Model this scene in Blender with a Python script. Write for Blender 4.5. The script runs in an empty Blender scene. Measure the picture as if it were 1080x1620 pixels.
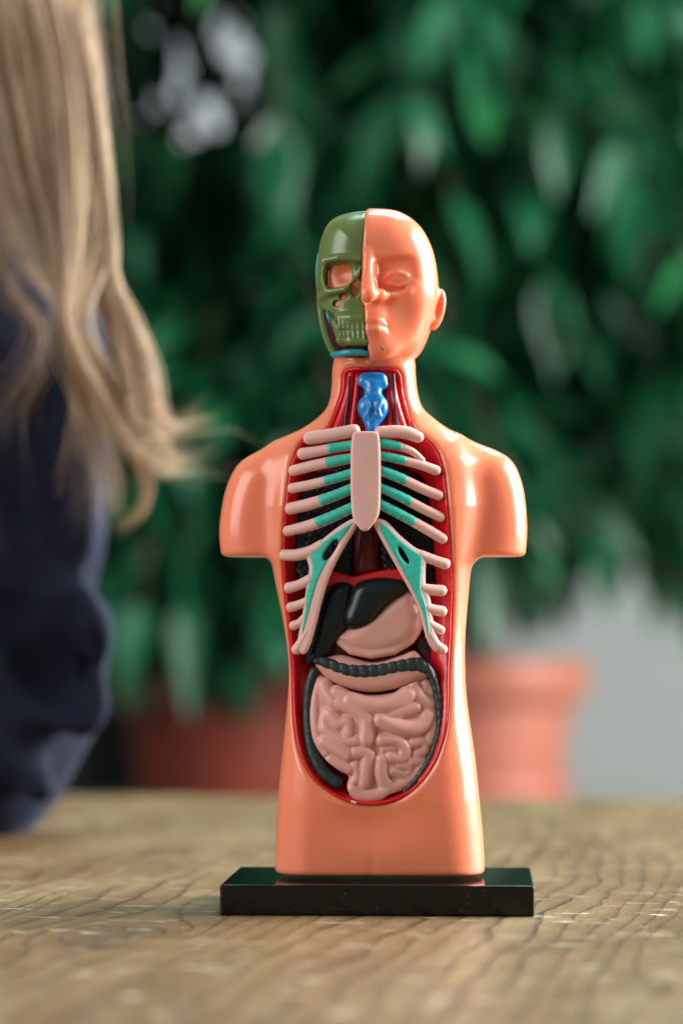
import bpy, math, random
import numpy as np
from mathutils import Vector, Matrix

random.seed(7)
rng = np.random.default_rng(11)
scene = bpy.context.scene
col = scene.collection

# ------------------------------------------------------------------ camera
F_PX, PX_W, PX_H = 4870.0, 1080.0, 1620.0
CAM = np.array([0.0, -0.5825, 0.0497])
TILT = math.atan((1015.0 - 810.0) / F_PX)
cam_data = bpy.data.cameras.new('camera')
cam = bpy.data.objects.new('camera', cam_data)
col.objects.link(cam)
cam.location = CAM
cam.rotation_euler = (math.pi / 2 + TILT, 0, 0)
cam_data.sensor_fit = 'VERTICAL'
cam_data.sensor_height = 24.0
cam_data.lens = F_PX / PX_H * 24.0
cam_data.clip_start = 0.02
cam_data.clip_end = 50
cam_data.dof.use_dof = True
cam_data.dof.focus_distance = 0.571
cam_data.dof.aperture_fstop = 7.6
cam_data.dof.aperture_blades = 0
scene.camera = cam

# ------------------------------------------------------------------ light
world = bpy.data.worlds.new('World')
scene.world = world
world.use_nodes = True
wn = world.node_tree.nodes['Background']
wn.inputs[0].default_value = (0.78, 0.9, 1.0, 1)
wn.inputs[1].default_value = 0.27

def area(name, loc, target, sx, sy, power, color):
    l = bpy.data.lights.new(name, 'AREA')
    l.shape = 'RECTANGLE'; l.size = sx; l.size_y = sy
    l.energy = power; l.color = color
    o = bpy.data.objects.new(name, l); col.objects.link(o)
    o.location = loc
    o.rotation_euler = (Vector(target) - Vector(loc)).to_track_quat('-Z', 'Y').to_euler()
    return o

area('window_light', (1.32, 0.34, 0.60), (0.0, 0.1, 0.1), 1.15, 1.1, 112, (1.0, 0.985, 0.97))
area('side_window_light', (-1.4, -0.75, 0.70), (0.0, 0.0, 0.07), 1.2, 1.2, 27, (1.0, 0.96, 0.95))
area('garden_window_light', (0.35, 1.15, 1.75), (0.0, 1.25, 0.1), 1.3, 0.9, 55, (0.62, 0.95, 0.90))

scene.view_settings.view_transform = 'Standard'
scene.view_settings.look = 'None'
scene.view_settings.exposure = 0.0
scene.view_settings.gamma = 1.0
scene.view_settings.use_curve_mapping = False
scene.render.engine = 'CYCLES'
scene.cycles.use_denoising = True
scene.cycles.max_bounces = 8
scene.cycles.caustics_reflective = False
scene.cycles.caustics_refractive = False

# ------------------------------------------------------------------ helpers
def ray(px, py):
    u = (np.asarray(px, float) - PX_W / 2) / F_PX
    v = -(np.asarray(py, float) - PX_H / 2) / F_PX
    ct, st = math.cos(TILT), math.sin(TILT)
    return np.stack([u, ct - v * st, st + v * ct], -1)

def P(px, py, y):
    """the world point (metres) on the plane Y=y seen at that pixel"""
    d = ray(px, py)
    t = (np.asarray(y, float) - CAM[1]) / d[..., 1]
    return CAM + d * t[..., None]

YAW = math.radians(-2.7)
ROOT = np.array([0.00744, 0.0, 0.0])

def T(px, py, yl):
    """toy-local (x, z) in mm on the toy plane y=yl (mm) seen at that pixel"""
    px = np.asarray(px, float); py = np.asarray(py, float); yl = np.broadcast_to(np.asarray(yl, float), px.shape)
    d = ray(px, py)
    c, s = math.cos(-YAW), math.sin(-YAW)
    o = CAM - ROOT
    ol = np.array([c * o[0] - s * o[1], s * o[0] + c * o[1], o[2]])
    dl = np.stack([c * d[..., 0] - s * d[..., 1], s * d[..., 0] + c * d[..., 1], d[..., 2]], -1)
    t = (yl * 0.001 - ol[1]) / dl[..., 1]
    p = ol + dl * t[..., None]
    return p[..., 0] * 1000, p[..., 2] * 1000

def T3(px, py, yl):
    x, z = T(px, py, yl)
    return np.array([float(x), float(yl), float(z)])

def tpoly(pts, yl):
    a = np.array(pts, float)
    x, z = T(a[:, 0], a[:, 1], yl)
    return np.stack([x, z], -1)

def catmull(p, n, closed=False):
    p = np.asarray(p, float)
    if len(p) == 2 and not closed:
        t = np.linspace(0, 1, n + 1)[:, None]
        return p[0] * (1 - t) + p[1] * t
    if closed:
        q = np.concatenate([p[-1:], p, p[:2]])
    else:
        q = np.concatenate([2 * p[:1] - p[1:2], p, 2 * p[-1:] - p[-2:-1]])
    out = []
    m = len(p) if closed else len(p) - 1
    t = np.linspace(0, 1, n, endpoint=False)[:, None]
    for i in range(m):
        a, b, c, d = q[i], q[i + 1], q[i + 2], q[i + 3]
        out.append(0.5 * ((2 * b) + (-a + c) * t + (2 * a - 5 * b + 4 * c - d) * t * t + (-a + 3 * b - 3 * c + d) * t ** 3))
    if not closed:
        out.append(p[-1:])
    return np.concatenate(out)

class Poly:
    """signed distance to a smooth closed outline, sampled on a grid"""
    def __init__(self, pts, res=0.2, pad=4.0, sub=5, smooth=True):
        v = catmull(pts, sub, True) if smooth else np.asarray(pts, float)
        lo = v.min(0) - pad; hi = v.max(0) + pad
        nx, nz = (np.ceil((hi - lo) / res).astype(int) + 1)
        X, Z = np.meshgrid(lo[0] + np.arange(nx) * res, lo[1] + np.arange(nz) * res, indexing='ij')
        d2 = np.full(X.shape, 1e9); ins = np.zeros(X.shape, bool)
        for a, b in zip(v, np.roll(v, -1, 0)):
            e = b - a; L = e @ e
            if L < 1e-12: continue
            wx = X - a[0]; wz = Z - a[1]
            t = np.clip((wx * e[0] + wz * e[1]) / L, 0, 1)
            d2 = np.minimum(d2, (wx - e[0] * t) ** 2 + (wz - e[1] * t) ** 2)
            if abs(e[1]) > 1e-12:
                c = ((a[1] > Z) != (b[1] > Z)) & (X < e[0] * (Z - a[1]) / e[1] + a[0])
                ins ^= c
        self.g = np.where(ins, -1, 1) * np.sqrt(d2)
        self.lo, self.res, self.n, self.v = lo, res, (nx, nz), v
    def __call__(self, x, z):
        fx = (x - self.lo[0]) / self.res; fz = (z - self.lo[1]) / self.res
        cx = np.clip(fx, 0, self.n[0] - 1.001); cz = np.clip(fz, 0, self.n[1] - 1.001)
        i = cx.astype(int); k = cz.astype(int); u = cx - i; w = cz - k
        g = self.g
        r = (g[i, k] * (1 - u) + g[i + 1, k] * u) * (1 - w) + (g[i, k + 1] * (1 - u) + g[i + 1, k + 1] * u) * w
        return r + np.hypot(fx - cx, fz - cz) * self.res

def smin(a, b, k):
    h = np.maximum(k - np.abs(a - b), 0) / k
    return np.minimum(a, b) - h * h * k * 0.25
def smax(a, b, k):
    return -smin(-a, -b, k)
def rext(d2, y, H, R):
    """rounded extrusion of an outline: half thickness H, edge radius R"""
    q1 = d2 + R; q2 = np.abs(y) - (H - R)
    return np.hypot(np.maximum(q1, 0), np.maximum(q2, 0)) + np.minimum(np.maximum(q1, q2), 0) - R
def capsule(x, y, z, a, b, ra, rb=None):
    rb = ra if rb is None else rb
    a = np.asarray(a, float); b = np.asarray(b, float)
    e = b - a; L = max(e @ e, 1e-9)
    t = np.clip(((x - a[0]) * e[0] + (y - a[1]) * e[1] + (z - a[2]) * e[2]) / L, 0, 1)
    return np.sqrt((x - a[0] - e[0] * t) ** 2 + (y - a[1] - e[1] * t) ** 2 + (z - a[2] - e[2] * t) ** 2) - (ra + (rb - ra) * t)
def chain(x, y, z, pts, r):
    rr = r if hasattr(r, '__len__') else [r] * len(pts)
    d = None
    for i in range(len(pts) - 1):
        c = capsule(x, y, z, pts[i], pts[i + 1], rr[i], rr[i + 1])
        d = c if d is None else np.minimum(d, c)
    return d
def ellip(x, y, z, c, r):
    k0 = np.sqrt(((x - c[0]) / r[0]) ** 2 + ((y - c[1]) / r[1]) ** 2 + ((z - c[2]) / r[2]) ** 2)
    return (k0 - 1) * min(r)

def nets(f, lo, hi, h, slack=1.5, B=8):
    """surface nets with a narrow band and one projection step onto the surface"""
    lo = np.asarray(lo, float); hi = np.asarray(hi, float)
    nb = np.ceil((hi - lo) / h / B).astype(int) + 1
    n = nb * B
    bi = np.stack(np.meshgrid(*[np.arange(k) for k in nb], indexing='ij'), -1).reshape(-1, 3)
    c = lo + (bi * B + (B - 1) / 2) * h
    fc = f(c[:, 0], c[:, 1], c[:, 2])
    act = np.abs(fc) < h * B * 0.87 * slack + h
    V = np.empty(n, np.float32)
    Vb = V.reshape(nb[0], B, nb[1], B, nb[2], B)
    Vb[:] = np.sign(fc).reshape(nb)[:, None, :, None, :, None] * 10
    o = np.stack(np.meshgrid(*[np.arange(B)] * 3, indexing='ij'), -1).reshape(-1, 3)
    ai = bi[act]
    for s in range(0, len(ai), 2500):
        blk = ai[s:s + 2500]
        p = (lo + (blk[:, None, :] * B + o[None]) * h).reshape(-1, 3)
        val = f(p[:, 0], p[:, 1], p[:, 2]).reshape(-1, B, B, B)
        Vb[blk[:, 0], :, blk[:, 1], :, blk[:, 2], :] = val
    S = V < 0
    m = tuple(k - 1 for k in n)
    cnt = np.zeros(m, np.int8)
    corners = [(a, b, d) for a in (0, 1) for b in (0, 1) for d in (0, 1)]
    for a, b, d in corners:
        cnt += S[a:a + m[0], b:b + m[1], d:d + m[2]]
    cells = np.argwhere((cnt > 0) & (cnt < 8))
    vals = {k: V[cells[:, 0] + k[0], cells[:, 1] + k[1], cells[:, 2] + k[2]] for k in corners}
    acc = np.zeros((len(cells), 3)); num = np.zeros(len(cells))
    for k in corners:
        for ax in range(3):
            if k[ax] == 0:
                k2 = tuple(1 if i == ax else k[i] for i in range(3))
                va, vb = vals[k], vals[k2]
                cr = (va < 0) != (vb < 0)
                t = np.where(cr, va / np.where(cr, va - vb, 1), 0)
                q = np.tile(np.array(k, float), (len(cells), 1)); q[:, ax] += t
                acc += q * cr[:, None]; num += cr
    verts = lo + (cells + acc / num[:, None]) * h
    vid = np.full(m, -1, np.int32)
    vid[cells[:, 0], cells[:, 1], cells[:, 2]] = np.arange(len(cells))
    quads = []
    for ax in range(3):
        o1, o2 = [(1, 2), (2, 0), (0, 1)][ax]
        sl0 = [slice(None)] * 3; sl1 = [slice(None)] * 3
        sl0[ax] = slice(0, n[ax] - 1); sl1[ax] = slice(1, n[ax])
        A = S[tuple(sl0)]; Bm = S[tuple(sl1)]
        idx = np.argwhere(A != Bm)
        ok = (idx[:, o1] > 0) & (idx[:, o2] > 0) & (idx[:, o1] < n[o1] - 1) & (idx[:, o2] < n[o2] - 1)
        idx = idx[ok]
        inside = A[idx[:, 0], idx[:, 1], idx[:, 2]]
        q = []
        for da, db in ((-1, -1), (0, -1), (0, 0), (-1, 0)):
            j = idx.copy(); j[:, o1] += da; j[:, o2] += db
            q.append(vid[j[:, 0], j[:, 1], j[:, 2]])
        q = np.stack(q, -1)
        q[~inside] = q[~inside][:, ::-1]
        quads.append(q)
    quads = np.concatenate(quads)
    for _ in range(2):
        x, y, z = verts.T
        e = h * 0.3
        f0 = f(x, y, z)
        g = np.stack([f(x + e, y, z) - f0, f(x, y + e, z) - f0, f(x, y, z + e) - f0], -1) / e
        step = np.clip(f0 / np.maximum((g * g).sum(-1), 0.05), -h * 0.5, h * 0.5)
        verts = verts - g * step[:, None]
    return verts, quads

def mesh_obj(name, verts, faces, mat, parent=None, smooth=True, scale=1.0):
    verts = np.asarray(verts, np.float32) * scale
    me = bpy.data.meshes.new(name)
    if isinstance(faces, np.ndarray):
        k = faces.shape[1]
        me.vertices.add(len(verts)); me.vertices.foreach_set('co', verts.ravel())
        me.loops.add(faces.size); me.loops.foreach_set('vertex_index', faces.astype(np.int32).ravel())
        me.polygons.add(len(faces))
        me.polygons.foreach_set('loop_start', np.arange(0, faces.size, k, dtype=np.int32))
        me.polygons.foreach_set('loop_total', np.full(len(faces), k, np.int32))
        me.update(calc_edges=True)
    else:
        me.from_pydata([tuple(v) for v in verts], [], [tuple(f) for f in faces])
    me.validate()
    if smooth:
        me.polygons.foreach_set('use_smooth', np.ones(len(me.polygons), bool))
    me.materials.append(mat)
    o = bpy.data.objects.new(name, me)
    col.objects.link(o)
    if parent: o.parent = parent
    return o

def sdf_obj(name, f, lo, hi, h, mat, parent, slack=1.5):
    v, q = nets(f, lo, hi, h, slack)
    return mesh_obj(name, v, q, mat, parent, True, 0.001)

def tube(path, radii, seg=10, sub=6, cap=True, flat=1.0):
    """swept tube with rounded ends; path (n,3), radii (n)"""
    p = catmull(np.asarray(path, float), sub)
    r = catmull(np.asarray(radii, float)[:, None], sub)[:, 0]
    if cap:
        d0 = p[0] - p[1]; d0 /= np.linalg.norm(d0); d1 = p[-1] - p[-2]; d1 /= np.linalg.norm(d1)
        ang = np.radians([88, 65, 42, 20])
        pre = [p[0] + d0 * r[0] * math.sin(a) * 0.9 for a in ang]; prr = [r[0] * math.cos(a) for a in ang]
        pos = [p[-1] + d1 * r[-1] * math.sin(a) * 0.9 for a in ang[::-1]]; por = [r[-1] * math.cos(a) for a in ang[::-1]]
        p = np.concatenate([pre, p, pos]); r = np.concatenate([prr, r, por])
    t = np.gradient(p, axis=0); t /= np.linalg.norm(t, axis=1)[:, None]
    n = np.cross(t[0], [0.13, 0.9, 0.2]); n /= np.linalg.norm(n)
    V = []
    a = np.linspace(0, 2 * math.pi, seg, endpoint=False)
    for i in range(len(p)):
        n = n - t[i] * (n @ t[i]); n /= np.linalg.norm(n); b = np.cross(t[i], n)
        ring = p[i] + r[i] * (np.cos(a)[:, None] * n + np.sin(a)[:, None] * b)
        V.append(ring)
    V = np.concatenate(V)
    m = len(p)
    i, j = np.meshgrid(np.arange(m - 1), np.arange(seg), indexing='ij')
    j2 = (j + 1) % seg
    Fq = np.stack([i * seg + j, i * seg + j2, (i + 1) * seg + j2, (i + 1) * seg + j], -1).reshape(-1, 4)
    return V, Fq

def join(parts):
    vs, fs, o = [], [], 0
    for v, f in parts:
        vs.append(v); fs.append(f + o); o += len(v)
    return np.concatenate(vs), np.concatenate(fs)

def lathe(prof, seg=48):
    prof = np.asarray(prof, float)
    a = np.linspace(0, 2 * math.pi, seg, endpoint=False)
    V = np.stack([prof[:, None, 0] * np.cos(a), prof[:, None, 0] * np.sin(a), np.repeat(prof[:, 1:2], seg, 1)], -1).reshape(-1, 3)
    i, j = np.meshgrid(np.arange(len(prof) - 1), np.arange(seg), indexing='ij')
    j2 = (j + 1) % seg
    return V, np.stack([i * seg + j, i * seg + j2, (i + 1) * seg + j2, (i + 1) * seg + j], -1).reshape(-1, 4)

def empty(name, loc=(0, 0, 0), rz=0):
    o = bpy.data.objects.new(name, None); col.objects.link(o)
    o.location = loc; o.rotation_euler = (0, 0, rz); o.empty_display_size = 0.01
    return o
def tag(o, label=None, cat=None, group=None, kind=None):
    if label: o['label'] = label
    if cat: o['category'] = cat
    if group: o['group'] = group
    if kind: o['kind'] = kind
    return o

# ------------------------------------------------------------------ materials
def new_mat(name):
    m = bpy.data.materials.new(name); m.use_nodes = True
    nt = m.node_tree
    return m, nt, nt.nodes['Principled BSDF'], nt.links

def node(nt, typ, **kw):
    n = nt.nodes.new(typ)
    for k, v in kw.items():
        setattr(n, k, v)
    return n

def math_node(nt, op, a, b=None, clamp=False):
    n = nt.nodes.new('ShaderNodeMath'); n.operation = op; n.use_clamp = clamp
    for i, v in enumerate((a, b)):
        if v is None: continue
        if isinstance(v, (int, float)): n.inputs[i].default_value = v
        else: nt.links.new(v, n.inputs[i])
    return n.outputs[0]

def ramp(nt, fac, stops):
    n = nt.nodes.new('ShaderNodeValToRGB')
    e = n.color_ramp.elements
    while len(e) < len(stops): e.new(0.5)
    for el, (p, c) in zip(e, stops):
        el.position = p
        el.color = c if len(c) == 4 else (*c, 1)
    nt.links.new(fac, n.inputs[0])
    return n.outputs[0]

def noise(nt, scale, detail=3, rough=0.5, vec=None, dist=0.0):
    n = nt.nodes.new('ShaderNodeTexNoise')
    n.inputs['Scale'].default_value = scale; n.inputs['Detail'].default_value = detail
    n.inputs['Roughness'].default_value = rough; n.inputs['Distortion'].default_value = dist
    if vec is not None: nt.links.new(vec, n.inputs['Vector'])
    return n.outputs[0]

def plastic(name, c, rough=0.3, spec=0.5, sss=0.0, sr=(1.0, 0.3, 0.15), sscale=0.002, var=0.06, bump=0.0, bscale=1500, coat=0.0, speck=None, rvar=0.25):
    m, nt, b, L = new_mat(name)
    tc = nt.nodes.new('ShaderNodeTexCoord').outputs['Object']
    n1 = noise(nt, 160, 4, 0.6, tc)
    lo = tuple(x * (1 - var) for x in c); hi = tuple(min(1, x * (1 + var)) for x in c)
    colr = ramp(nt, n1, [(0.3, lo), (0.7, hi)])
    if speck:
        n3 = noise(nt, speck[1], 2, 0.5, tc)
        mx = nt.nodes.new('ShaderNodeMixRGB')
        f = ramp(nt, n3, [(speck[2], (0, 0, 0)), (speck[2] + 0.06, (1, 1, 1))])
        L.new(f, mx.inputs[0]); L.new(colr, mx.inputs[1]); mx.inputs[2].default_value = (*speck[0], 1)
        colr = mx.outputs[0]
    L.new(colr, b.inputs['Base Color'])
    n2 = noise(nt, 420, 5, 0.65, tc)
    L.new(ramp(nt, n2, [(0.3, (rough * (1 - rvar * .8),) * 3), (0.75, (min(1, rough * (1 + rvar * 1.2)),) * 3)]), b.inputs['Roughness'])
    b.inputs['Specular IOR Level'].default_value = spec
    if sss:
        b.inputs['Subsurface Weight'].default_value = sss
        b.inputs['Subsurface Radius'].default_value = sr
        b.inputs['Subsurface Scale'].default_value = sscale
    if coat:
        b.inputs['Coat Weight'].default_value = coat; b.inputs['Coat Roughness'].default_value = 0.12
    if bump:
        bp = nt.nodes.new('ShaderNodeBump'); bp.inputs['Strength'].default_value = bump; bp.inputs['Distance'].default_value = 0.0002
        L.new(noise(nt, bscale, 4, 0.6, tc), bp.inputs['Height']); L.new(bp.outputs[0], b.inputs['Normal'])
    return m

M = {}
M['flesh'] = plastic('peach_plastic', (0.82, 0.243, 0.126), 0.22, 0.5, 0.65, (1, 0.34, 0.15), 0.0028, 0.015, rvar=0.06)
M['red'] = plastic('red_plastic', (0.62, 0.007, 0.012), 0.25, 0.5, 0.15, (1, .1, .05), 0.001, 0.1)
M['bone'] = plastic('pink_bone', (0.71, 0.425, 0.365), 0.5, 0.35, 0.12, (1, .5, .35), 0.001, 0.05, 0.25, 2600)
def teal_mat():
    m = plastic('teal_paint_soft', (0.71, 0.425, 0.365), 0.5, 0.35, 0.0, var=0.05, bump=0.3, bscale=2600)
    nt = m.node_tree; b = nt.nodes['Principled BSDF']; L = nt.links
    src = b.inputs['Base Color'].links[0].from_socket
    tc = nt.nodes.new('ShaderNodeTexCoord').outputs['Object']
    at = nt.nodes.new('ShaderNodeAttribute'); at.attribute_name = 'paint'
    f = math_node(nt, 'ADD', at.outputs['Fac'], math_node(nt, 'MULTIPLY', math_node(nt, 'SUBTRACT', noise(nt, 1500, 3, 0.6, tc), 0.5), 0.45))
    fac = ramp(nt, f, [(0.15, (0, 0, 0)), (0.55, (1, 1, 1))])
    mx = nt.nodes.new('ShaderNodeMixRGB'); L.new(fac, mx.inputs[0]); L.new(src, mx.inputs[1])
    L.new(ramp(nt, noise(nt, 900, 3, 0.6, tc), [(0.3, (0.022, 0.40, 0.31)), (0.7, (0.045, 0.53, 0.41))]), mx.inputs[2])
    L.new(mx.outputs[0], b.inputs['Base Color'])
    return m
M['teal'] = teal_mat()
M['blue'] = plastic('blue_plastic', (0.008, 0.19, 0.50), 0.2, 0.55, 0.1, (.2, .5, 1), 0.0008, 0.15)
M['olive'] = plastic('olive_plastic', (0.115, 0.172, 0.040), 0.27, 0.55, 0.12, (.5, 1, .2), 0.001, 0.12)
M['orange'] = plastic('orange_plastic', (0.55, 0.13, 0.035), 0.3, 0.4, 0.2, (1, .3, .1), 0.001, 0.1)
M['maroon'] = plastic('maroon_plastic', (0.045, 0.006, 0.012), 0.35, 0.4, var=0.2)
M['collar'] = plastic('collar_teal', (0.012, 0.27, 0.29), 0.3, 0.5, var=0.1)
M['lung'] = plastic('lung_black', (0.003, 0.0035, 0.004), 0.4, 0.25, var=0.2, bump=0.8, bscale=1500, speck=((0.14, 0.15, 0.16), 2600, 0.72))
M['heart'] = plastic('heart_red', (0.085, 0.003, 0.007), 0.35, 0.3, var=0.2, bump=0.3, bscale=1000)
M['diaphragm'] = plastic('diaphragm_red', (0.62, 0.012, 0.010), 0.3, 0.5, var=0.05)
M['liver'] = plastic('liver_green', (0.005, 0.010, 0.011), 0.28, 0.32, var=0.25, bump=0.15, bscale=900, speck=((0.06, 0.075, 0.075), 2600, 0.70))
M['colon'] = plastic('colon_grey', (0.020, 0.032, 0.031), 0.42, 0.4, var=0.25, bump=0.3, bscale=1500, speck=((0.16, 0.18, 0.17), 2300, 0.68))
M['gut'] = plastic('gut_pink', (0.64, 0.325, 0.268), 0.36, 0.45, 0.25, (1, .4, .25), 0.0012, 0.05, 0.08, 1800)
M['stomach'] = plastic('stomach_pink', (0.65, 0.330, 0.262), 0.38, 0.45, 0.25, (1, .4, .25), 0.0012, 0.05, 0.08, 1800)
M['spleen'] = plastic('spleen_maroon', (0.05, 0.008, 0.018), 0.25, 0.5, var=0.2)
M['black'] = plastic('black_plastic', (0.003, 0.0035, 0.0035), 0.10, 0.35, var=0.1, speck=((0.10, 0.10, 0.10), 1800, 0.72))
M['terracotta'] = plastic('pale_terracotta', (0.32, 0.100, 0.062), 0.5, 0.4, var=0.10)
M['shaded_pot'] = plastic('shaded_terracotta', (0.135, 0.018, 0.006), 0.6, 0.3, var=0.12)  # terracotta darkened, the shade under the leaves is put into the colour
M['added_dark_pot'] = plastic('added_dark_pot', (0.03, 0.034, 0.032), 0.5, 0.3)
M['soil'] = plastic('soil', (0.03, 0.02, 0.012), 0.9, 0.1, var=0.4)
M['bark'] = plastic('bark', (0.11, 0.075, 0.045), 0.8, 0.2, var=0.3)
M['wall'] = plastic('wall_paint', (0.43, 0.42, 0.395), 0.8, 0.2, var=0.03)
M['shelf'] = plastic('shelf_paint', (0.42, 0.412, 0.39), 0.5, 0.3, var=0.03)
M['skin'] = plastic('skin', (0.62, 0.36, 0.25), 0.5, 0.4, 0.2, (1, .35, .2), 0.004)

def leaf_mat(name, c):
    m, nt, b, L = new_mat(name)
    at = nt.nodes.new('ShaderNodeAttribute'); at.attribute_name = 'tint'
    colr = ramp(nt, at.outputs['Fac'], [(0.0, tuple(x * 0.55 for x in c)), (0.6, c), (1.0, (c[0] * 3.2, c[1] * 1.9, c[2] * 1.3))])
    L.new(colr, b.inputs['Base Color'])
    b.inputs['Roughness'].default_value = 0.36
    b.inputs['Specular IOR Level'].default_value = 0.26
    tr = nt.nodes.new('ShaderNodeBsdfTranslucent')
    L.new(colr, tr.inputs[0])
    mx = nt.nodes.new('ShaderNodeMixShader'); mx.inputs[0].default_value = 0.10
    L.new(b.outputs[0], mx.inputs[1]); L.new(tr.outputs[0], mx.inputs[2])
    L.new(mx.outputs[0], nt.nodes['Material Output'].inputs['Surface'])
    return m
M['leaf'] = leaf_mat('leaf_green', (0.0060, 0.074, 0.028))

def cloth_mat():
    m, nt, b, L = new_mat('navy_jersey')
    tc = nt.nodes.new('ShaderNodeTexCoord').outputs['Object']
    L.new(ramp(nt, noise(nt, 900, 3, 0.6, tc), [(0.3, (0.0036, 0.0056, 0.0140)), (0.7, (0.0064, 0.0099, 0.0240))]), b.inputs['Base Color'])
    b.inputs['Roughness'].default_value = 0.8
    b.inputs['Specular IOR Level'].default_value = 0.15
    b.inputs['Sheen Weight'].default_value = 0.07
    b.inputs['Sheen Roughness'].default_value = 0.4
    b.inputs['Sheen Tint'].default_value = (0.45, 0.55, 0.9, 1)
    return m
M['cloth'] = cloth_mat()

def hair_mat():
    m, nt, b, L = new_mat('blond_hair')
    at = nt.nodes.new('ShaderNodeAttribute'); at.attribute_name = 'tint'
    colr = ramp(nt, at.outputs['Fac'], [(0.0, (0.15, 0.08, 0.04)), (0.5, (0.56, 0.385, 0.215)), (1.0, (0.86, 0.69, 0.48))])
    L.new(colr, b.inputs['Base Color'])
    b.inputs['Roughness'].default_value = 0.42
    b.inputs['Specular IOR Level'].default_value = 0.5
    tr = nt.nodes.new('ShaderNodeBsdfTranslucent'); L.new(colr, tr.inputs[0])
    mx = nt.nodes.new('ShaderNodeMixShader'); mx.inputs[0].default_value = 0.3
    L.new(b.outputs[0], mx.inputs[1]); L.new(tr.outputs[0], mx.inputs[2])
    L.new(mx.outputs[0], nt.nodes['Material Output'].inputs['Surface'])
    return m
M['hair'] = hair_mat()

def wood_mat():
    m, nt, b, L = new_mat('worn_pine')
    tc = nt.nodes.new('ShaderNodeTexCoord').outputs['Object']
    sx = nt.nodes.new('ShaderNodeSeparateXYZ'); L.new(tc, sx.inputs[0])
    X, Y = sx.outputs[0], sx.outputs[1]
    def comb(x, y):
        c = nt.nodes.new('ShaderNodeCombineXYZ')
        for i, v in enumerate((x, y)):
            if isinstance(v, (int, float)): c.inputs[i].default_value = v
            else: L.new(v, c.inputs[i])
        return c.outputs[0]
    mn = lambda op, a, c=None: math_node(nt, op, a, c)
    # slow wander of the grain, stretched along the board
    stretch = comb(mn('MULTIPLY', X, 1.0), mn('MULTIPLY', Y, 0.22))
    w1 = mn('SUBTRACT', noise(nt, 22, 2, 0.5, stretch), 0.5)
    w2 = mn('SUBTRACT', noise(nt, 90, 3, 0.55, comb(X, mn('MULTIPLY', Y, 0.45))), 0.5)
    w3 = mn('SUBTRACT', noise(nt, 420, 2, 0.5, comb(X, mn('MULTIPLY', Y, 0.5))), 0.5)
    u = mn('ADD', X, mn('ADD', mn('MULTIPLY', w1, 0.034), mn('ADD', mn('MULTIPLY', w2, 0.0043), mn('MULTIPLY', w3, 0.0006))))
    # a knot the grain flows round
    def knot(u, kx, ky, R):
        dx = mn('SUBTRACT', X, kx); dy = mn('MULTIPLY', mn('SUBTRACT', Y, ky), 0.38)
        r2 = mn('ADD', mn('ADD', mn('MULTIPLY', dx, dx), mn('MULTIPLY', dy, dy)), R * R * 0.25)
        return mn('SUBTRACT', u, mn('DIVIDE', mn('MULTIPLY', dx, R * R), r2)), r2
    u, r2 = knot(u, KX, KY, 0.0125)
    ringv = mn('MULTIPLY', u, 1 / 0.0056)
    fr = mn('FRACT', ringv)
    late = ramp(nt, fr, [(0.0, (0.10,) * 3), (0.10, (0.0,) * 3), (0.45, (0.08,) * 3), (0.76, (0.30,) * 3), (0.90, (0.85,) * 3), (0.97, (1.0,) * 3), (1.0, (0.3,) * 3)])
    # each ring its own strength
    fl = nt.nodes.new('ShaderNodeTexWhiteNoise'); fl.noise_dimensions = '1D'
    L.new(mn('FLOOR', ringv), fl.inputs['W'])
    amt = mn('MULTIPLY', late, mn('ADD', mn('MULTIPLY', fl.outputs[0], 0.6), 0.6))
    fade = noise(nt, 45, 3, 0.6, comb(X, mn('MULTIPLY', Y, 0.5)))
    amt = mn('MULTIPLY', amt, ramp(nt, fade, [(0.32, (0.6,) * 3), (0.60, (1, 1, 1))]))
    base = ramp(nt, noise(nt, 38, 4, 0.6, stretch), [(0.3, (0.120, 0.062, 0.025)), (0.5, (0.182, 0.108, 0.048)), (0.72, (0.245, 0.165, 0.082))])
    fibre = noise(nt, 1400, 3, 0.7, comb(X, mn('MULTIPLY', Y, 0.06)))
    mx0 = nt.nodes.new('ShaderNodeMixRGB'); mx0.blend_type = 'MULTIPLY'; mx0.inputs[0].default_value = 0.8
    L.new(base, mx0.inputs[1]); L.new(ramp(nt, fibre, [(0.3, (0.62, 0.60, 0.56)), (0.65, (1.1, 1.1, 1.1))]), mx0.inputs[2])
    mx1 = nt.nodes.new('ShaderNodeMixRGB')
    L.new(amt, mx1.inputs[0]); L.new(mx0.outputs[0], mx1.inputs[1]); mx1.inputs[2].default_value = (0.052, 0.024, 0.009, 1)
    # the knot's dark heart
    kd = ramp(nt, mn('SQRT', r2), [(0.0064, (1, 1, 1)), (0.0072, (0.75,) * 3), (0.0088, (0, 0, 0))])
    kd = mn('MULTIPLY', kd, ramp(nt, noise(nt, 500, 3, 0.6, tc), [(0.3, (0.4,) * 3), (0.6, (1, 1, 1))]))
    mx2 = nt.nodes.new('ShaderNodeMixRGB')
    L.new(kd, mx2.inputs[0]); L.new(mx1.outputs[0], mx2.inputs[1]); mx2.inputs[2].default_value = (0.06, 0.045, 0.032, 1)
    # pale scratches across the grain and scuffed patches
    sc = noise(nt, 260, 2, 0.5, comb(mn('MULTIPLY', X, 0.35), mn('MULTIPLY', Y, 1.5)), 0.6)
    scm = ramp(nt, sc, [(0.65, (0, 0, 0)), (0.675, (1, 1, 1))])
    sc2 = noise(nt, 900, 3, 0.6, comb(mn('MULTIPLY', X, 0.4), Y))
    scm2 = ramp(nt, sc2, [(0.67, (0, 0, 0)), (0.73, (0.6,) * 3)])
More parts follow.
